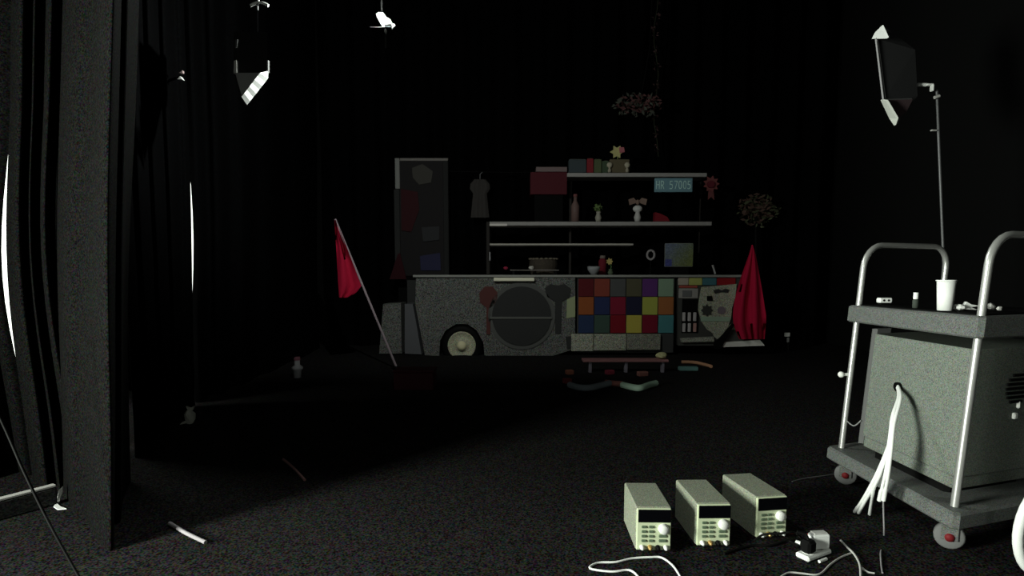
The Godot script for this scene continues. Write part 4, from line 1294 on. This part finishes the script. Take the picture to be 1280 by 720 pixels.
func cart_things() -> void:
	var Y := 0.8232
	# paper cup
	var p := fl(1181, 388, Y)
	var cup := thing("paper_cup", "white paper cup standing on the cart's top tray", "cup", p)
	var st := mb()
	lathe(st, Transform3D(Basis.IDENTITY, p), [Vector2(0, 0.003), Vector2(0.024, 0), Vector2(0.030, 0.108), Vector2(0.028, 0.108), Vector2(0.023, 0.006), Vector2(0, 0.006)], 28)
	obj("cup_wall", st, M.white, cup)
	var rr := mb()
	var ring := []
	for k in 25: ring.append(p + Vector3(cos(TAU * k / 24) * 0.0312, 0.110, sin(TAU * k / 24) * 0.0312))
	tube(rr, ring, 0.0025, 6)
	obj("rolled_rim", rr, M.white, cup)
	# small boxes
	p = fl(1105, 381, Y)
	var sb := thing("small_box", "small white box with dark dots at the far end of the tray", "box", p)
	obj("case", bx(p + Vector3(0, 0.02, 0), Vector3(0.055, 0.022, 0.03), 0.004), M.white, sb)
	obj("stand", bx(p + Vector3(0, 0.0045, 0), Vector3(0.045, 0.009, 0.025), 0.001), M.black, sb)
	for s in [-1, 1]:
		var dt := mb()
		ball(dt, p + Vector3(s * 0.010, 0.020, 0.0155), Vector3(0.005, 0.005, 0.002), 8)
		obj("button", dt, M.black, sb)
	p = fl(1144, 385, Y)
	var bt := thing("small_bottle", "tiny dark bottle with a tall white cap left of the cup", "bottle", p)
	var b1 := mb()
	lathe(b1, Transform3D(Basis.IDENTITY, p), [Vector2(0, 0), Vector2(0.010, 0), Vector2(0.011, 0.030), Vector2(0.007, 0.035), Vector2(0, 0.035)], 14)
	obj("bottle_body", b1, mat(0.05, 0.06, 0.05), bt)
	var b2 := mb()
	lathe(b2, Transform3D(Basis.IDENTITY, p + Vector3(0, 0.0355, 0)), [Vector2(0.009, 0), Vector2(0.009, 0.026), Vector2(0, 0.026)], 14)
	obj("cap", b2, M.white, bt)
	# crumpled tissue
	p = fl(1207, 388, Y)
	var ts := thing("crumpled_tissue", "crumpled white tissue between the cup and the near handle", "tissue", p)
	var t1 := mb()
	ball(t1, p + Vector3(-0.026, 0.012, 0), Vector3(0.022, 0.012, 0.02), 10, 0.15)
	obj("wad", t1, M.white, ts)
	var t2 := mb()
	slab(t2, [p + Vector3(-0.02, 0.006, 0.012), p + Vector3(0.01, 0.004, 0.012), p + Vector3(0.035, -0.0, 0.012) + Vector3(0, 0.002, 0), p + Vector3(0.02, 0.012, 0.0), p + Vector3(0.05, 0.017, 0), p + Vector3(0.02, 0.022, 0), p + Vector3(0.002, 0.032, 0), p + Vector3(-0.004, 0.021, 0.0)], Vector3(0, 0, -0.012))
	obj("torn_sheet", t2, M.white, ts)
	p = fl(1238, 387, Y)
	var pl := mb()
	ball(pl, p + Vector3(0, 0.012, 0), Vector3(0.017, 0.013, 0.015), 9, 0.25)
	tag(obj("foil_ball", pl, M.off), "small crumpled foil ball right of the near handle", "foil")
	p = fl(1249, 388, Y)
	var pl2 := mb()
	ball(pl2, p + Vector3(0, 0.007, 0), Vector3(0.009, 0.008, 0.009), 8, 0.25)
	tag(obj("paper_scrap", pl2, M.off), "tiny paper scrap at the right of the foil ball", "scrap")
	# white cables out of the cabinet
	var hole := cp(0.55, 0.055, 0.501)
	var bund := [
		[[1124, 496, 2.20], [1117, 520, 2.12], [1112, 552, 2.08], [1097, 590, 2.08], [1080, 622, 2.14], [1068, 640, 2.24]],
		[[1123, 497, 2.20], [1115, 522, 2.12], [1111, 556, 2.07], [1100, 592, 2.07], [1084, 622, 2.12], [1073, 641, 2.22]],
		[[1124, 497, 2.19], [1115, 526, 2.11], [1110, 560, 2.06], [1101, 590, 2.06], [1092, 612, 2.08], [1087, 643, 2.22]],
		[[1125, 497, 2.19], [1116, 528, 2.10], [1112, 562, 2.05], [1106, 595, 2.05], [1099, 626, 2.09]],
		[[1126, 498, 2.18], [1118, 530, 2.09], [1114, 564, 2.04], [1110, 596, 2.04], [1104, 626, 2.06]]]
	var hole_names := ["leftmost white cable of the bundle hanging from the grey cabinet", "second white cable from the left in the bundle at the cabinet", "middle white cable of the bundle hanging from the cabinet", "white cable ending in a plug within the cabinet's bundle", "rightmost thick white cable of the bundle at the cabinet"]
	for i in bund.size():
		var pts := [hole + Vector3(0, 0.002 * i, 0.001 * i)]
		for v in bund[i]: pts.append(at(v[0], v[1], v[2]))
		var last: Vector3 = pts[-1]
		var cb := thing("white_lead", hole_names[i], "cable", last * Vector3(1, 0, 1) + Vector3(0, maxf(last.y, 0), 0), "white cables hanging from the cabinet")
		var cs := mb()
		tube(cs, spline(pts, 5), 0.0056, 8)
		obj("wire", cs, M.white, cb)
		var pg := mb()
		var dr: Vector3 = (pts[-1] - pts[-2]).normalized()
		tube(pg, [last - dr * 0.05, last - dr * 0.002], 0.008 if i >= 3 else 0.006, 8)
		obj("plug", pg, M.white, cb)
	var tail := mb()
	tube(tail, spline([at(1104, 622, 2.07), at(1104.5, 645, 2.05), at(1105, 662, 2.04), at(1104.5, 680, 2.03), fl(1101, 690, 0.003), fl(1101.5, 704, 0.003), fl(1103, 716, 0.003)], 5), 0.0028, 8)
	tag(obj("grey_wire", tail, mat(0.24, 0.23, 0.24)), "thin grey wire trailing from the white bundle down to the floor", "wire")
	var gw := mb()
	tube(gw, spline([cp(0.97, 0.02, 0.30), cp(0.9, 0.05, 0.28), cp(0.86, 0.08, 0.31)], 5), 0.003, 6)
	tag(obj("grey_strap", gw, mat(0.22, 0.22, 0.22)), "short grey strap between the cart's far post and the cabinet", "strap")
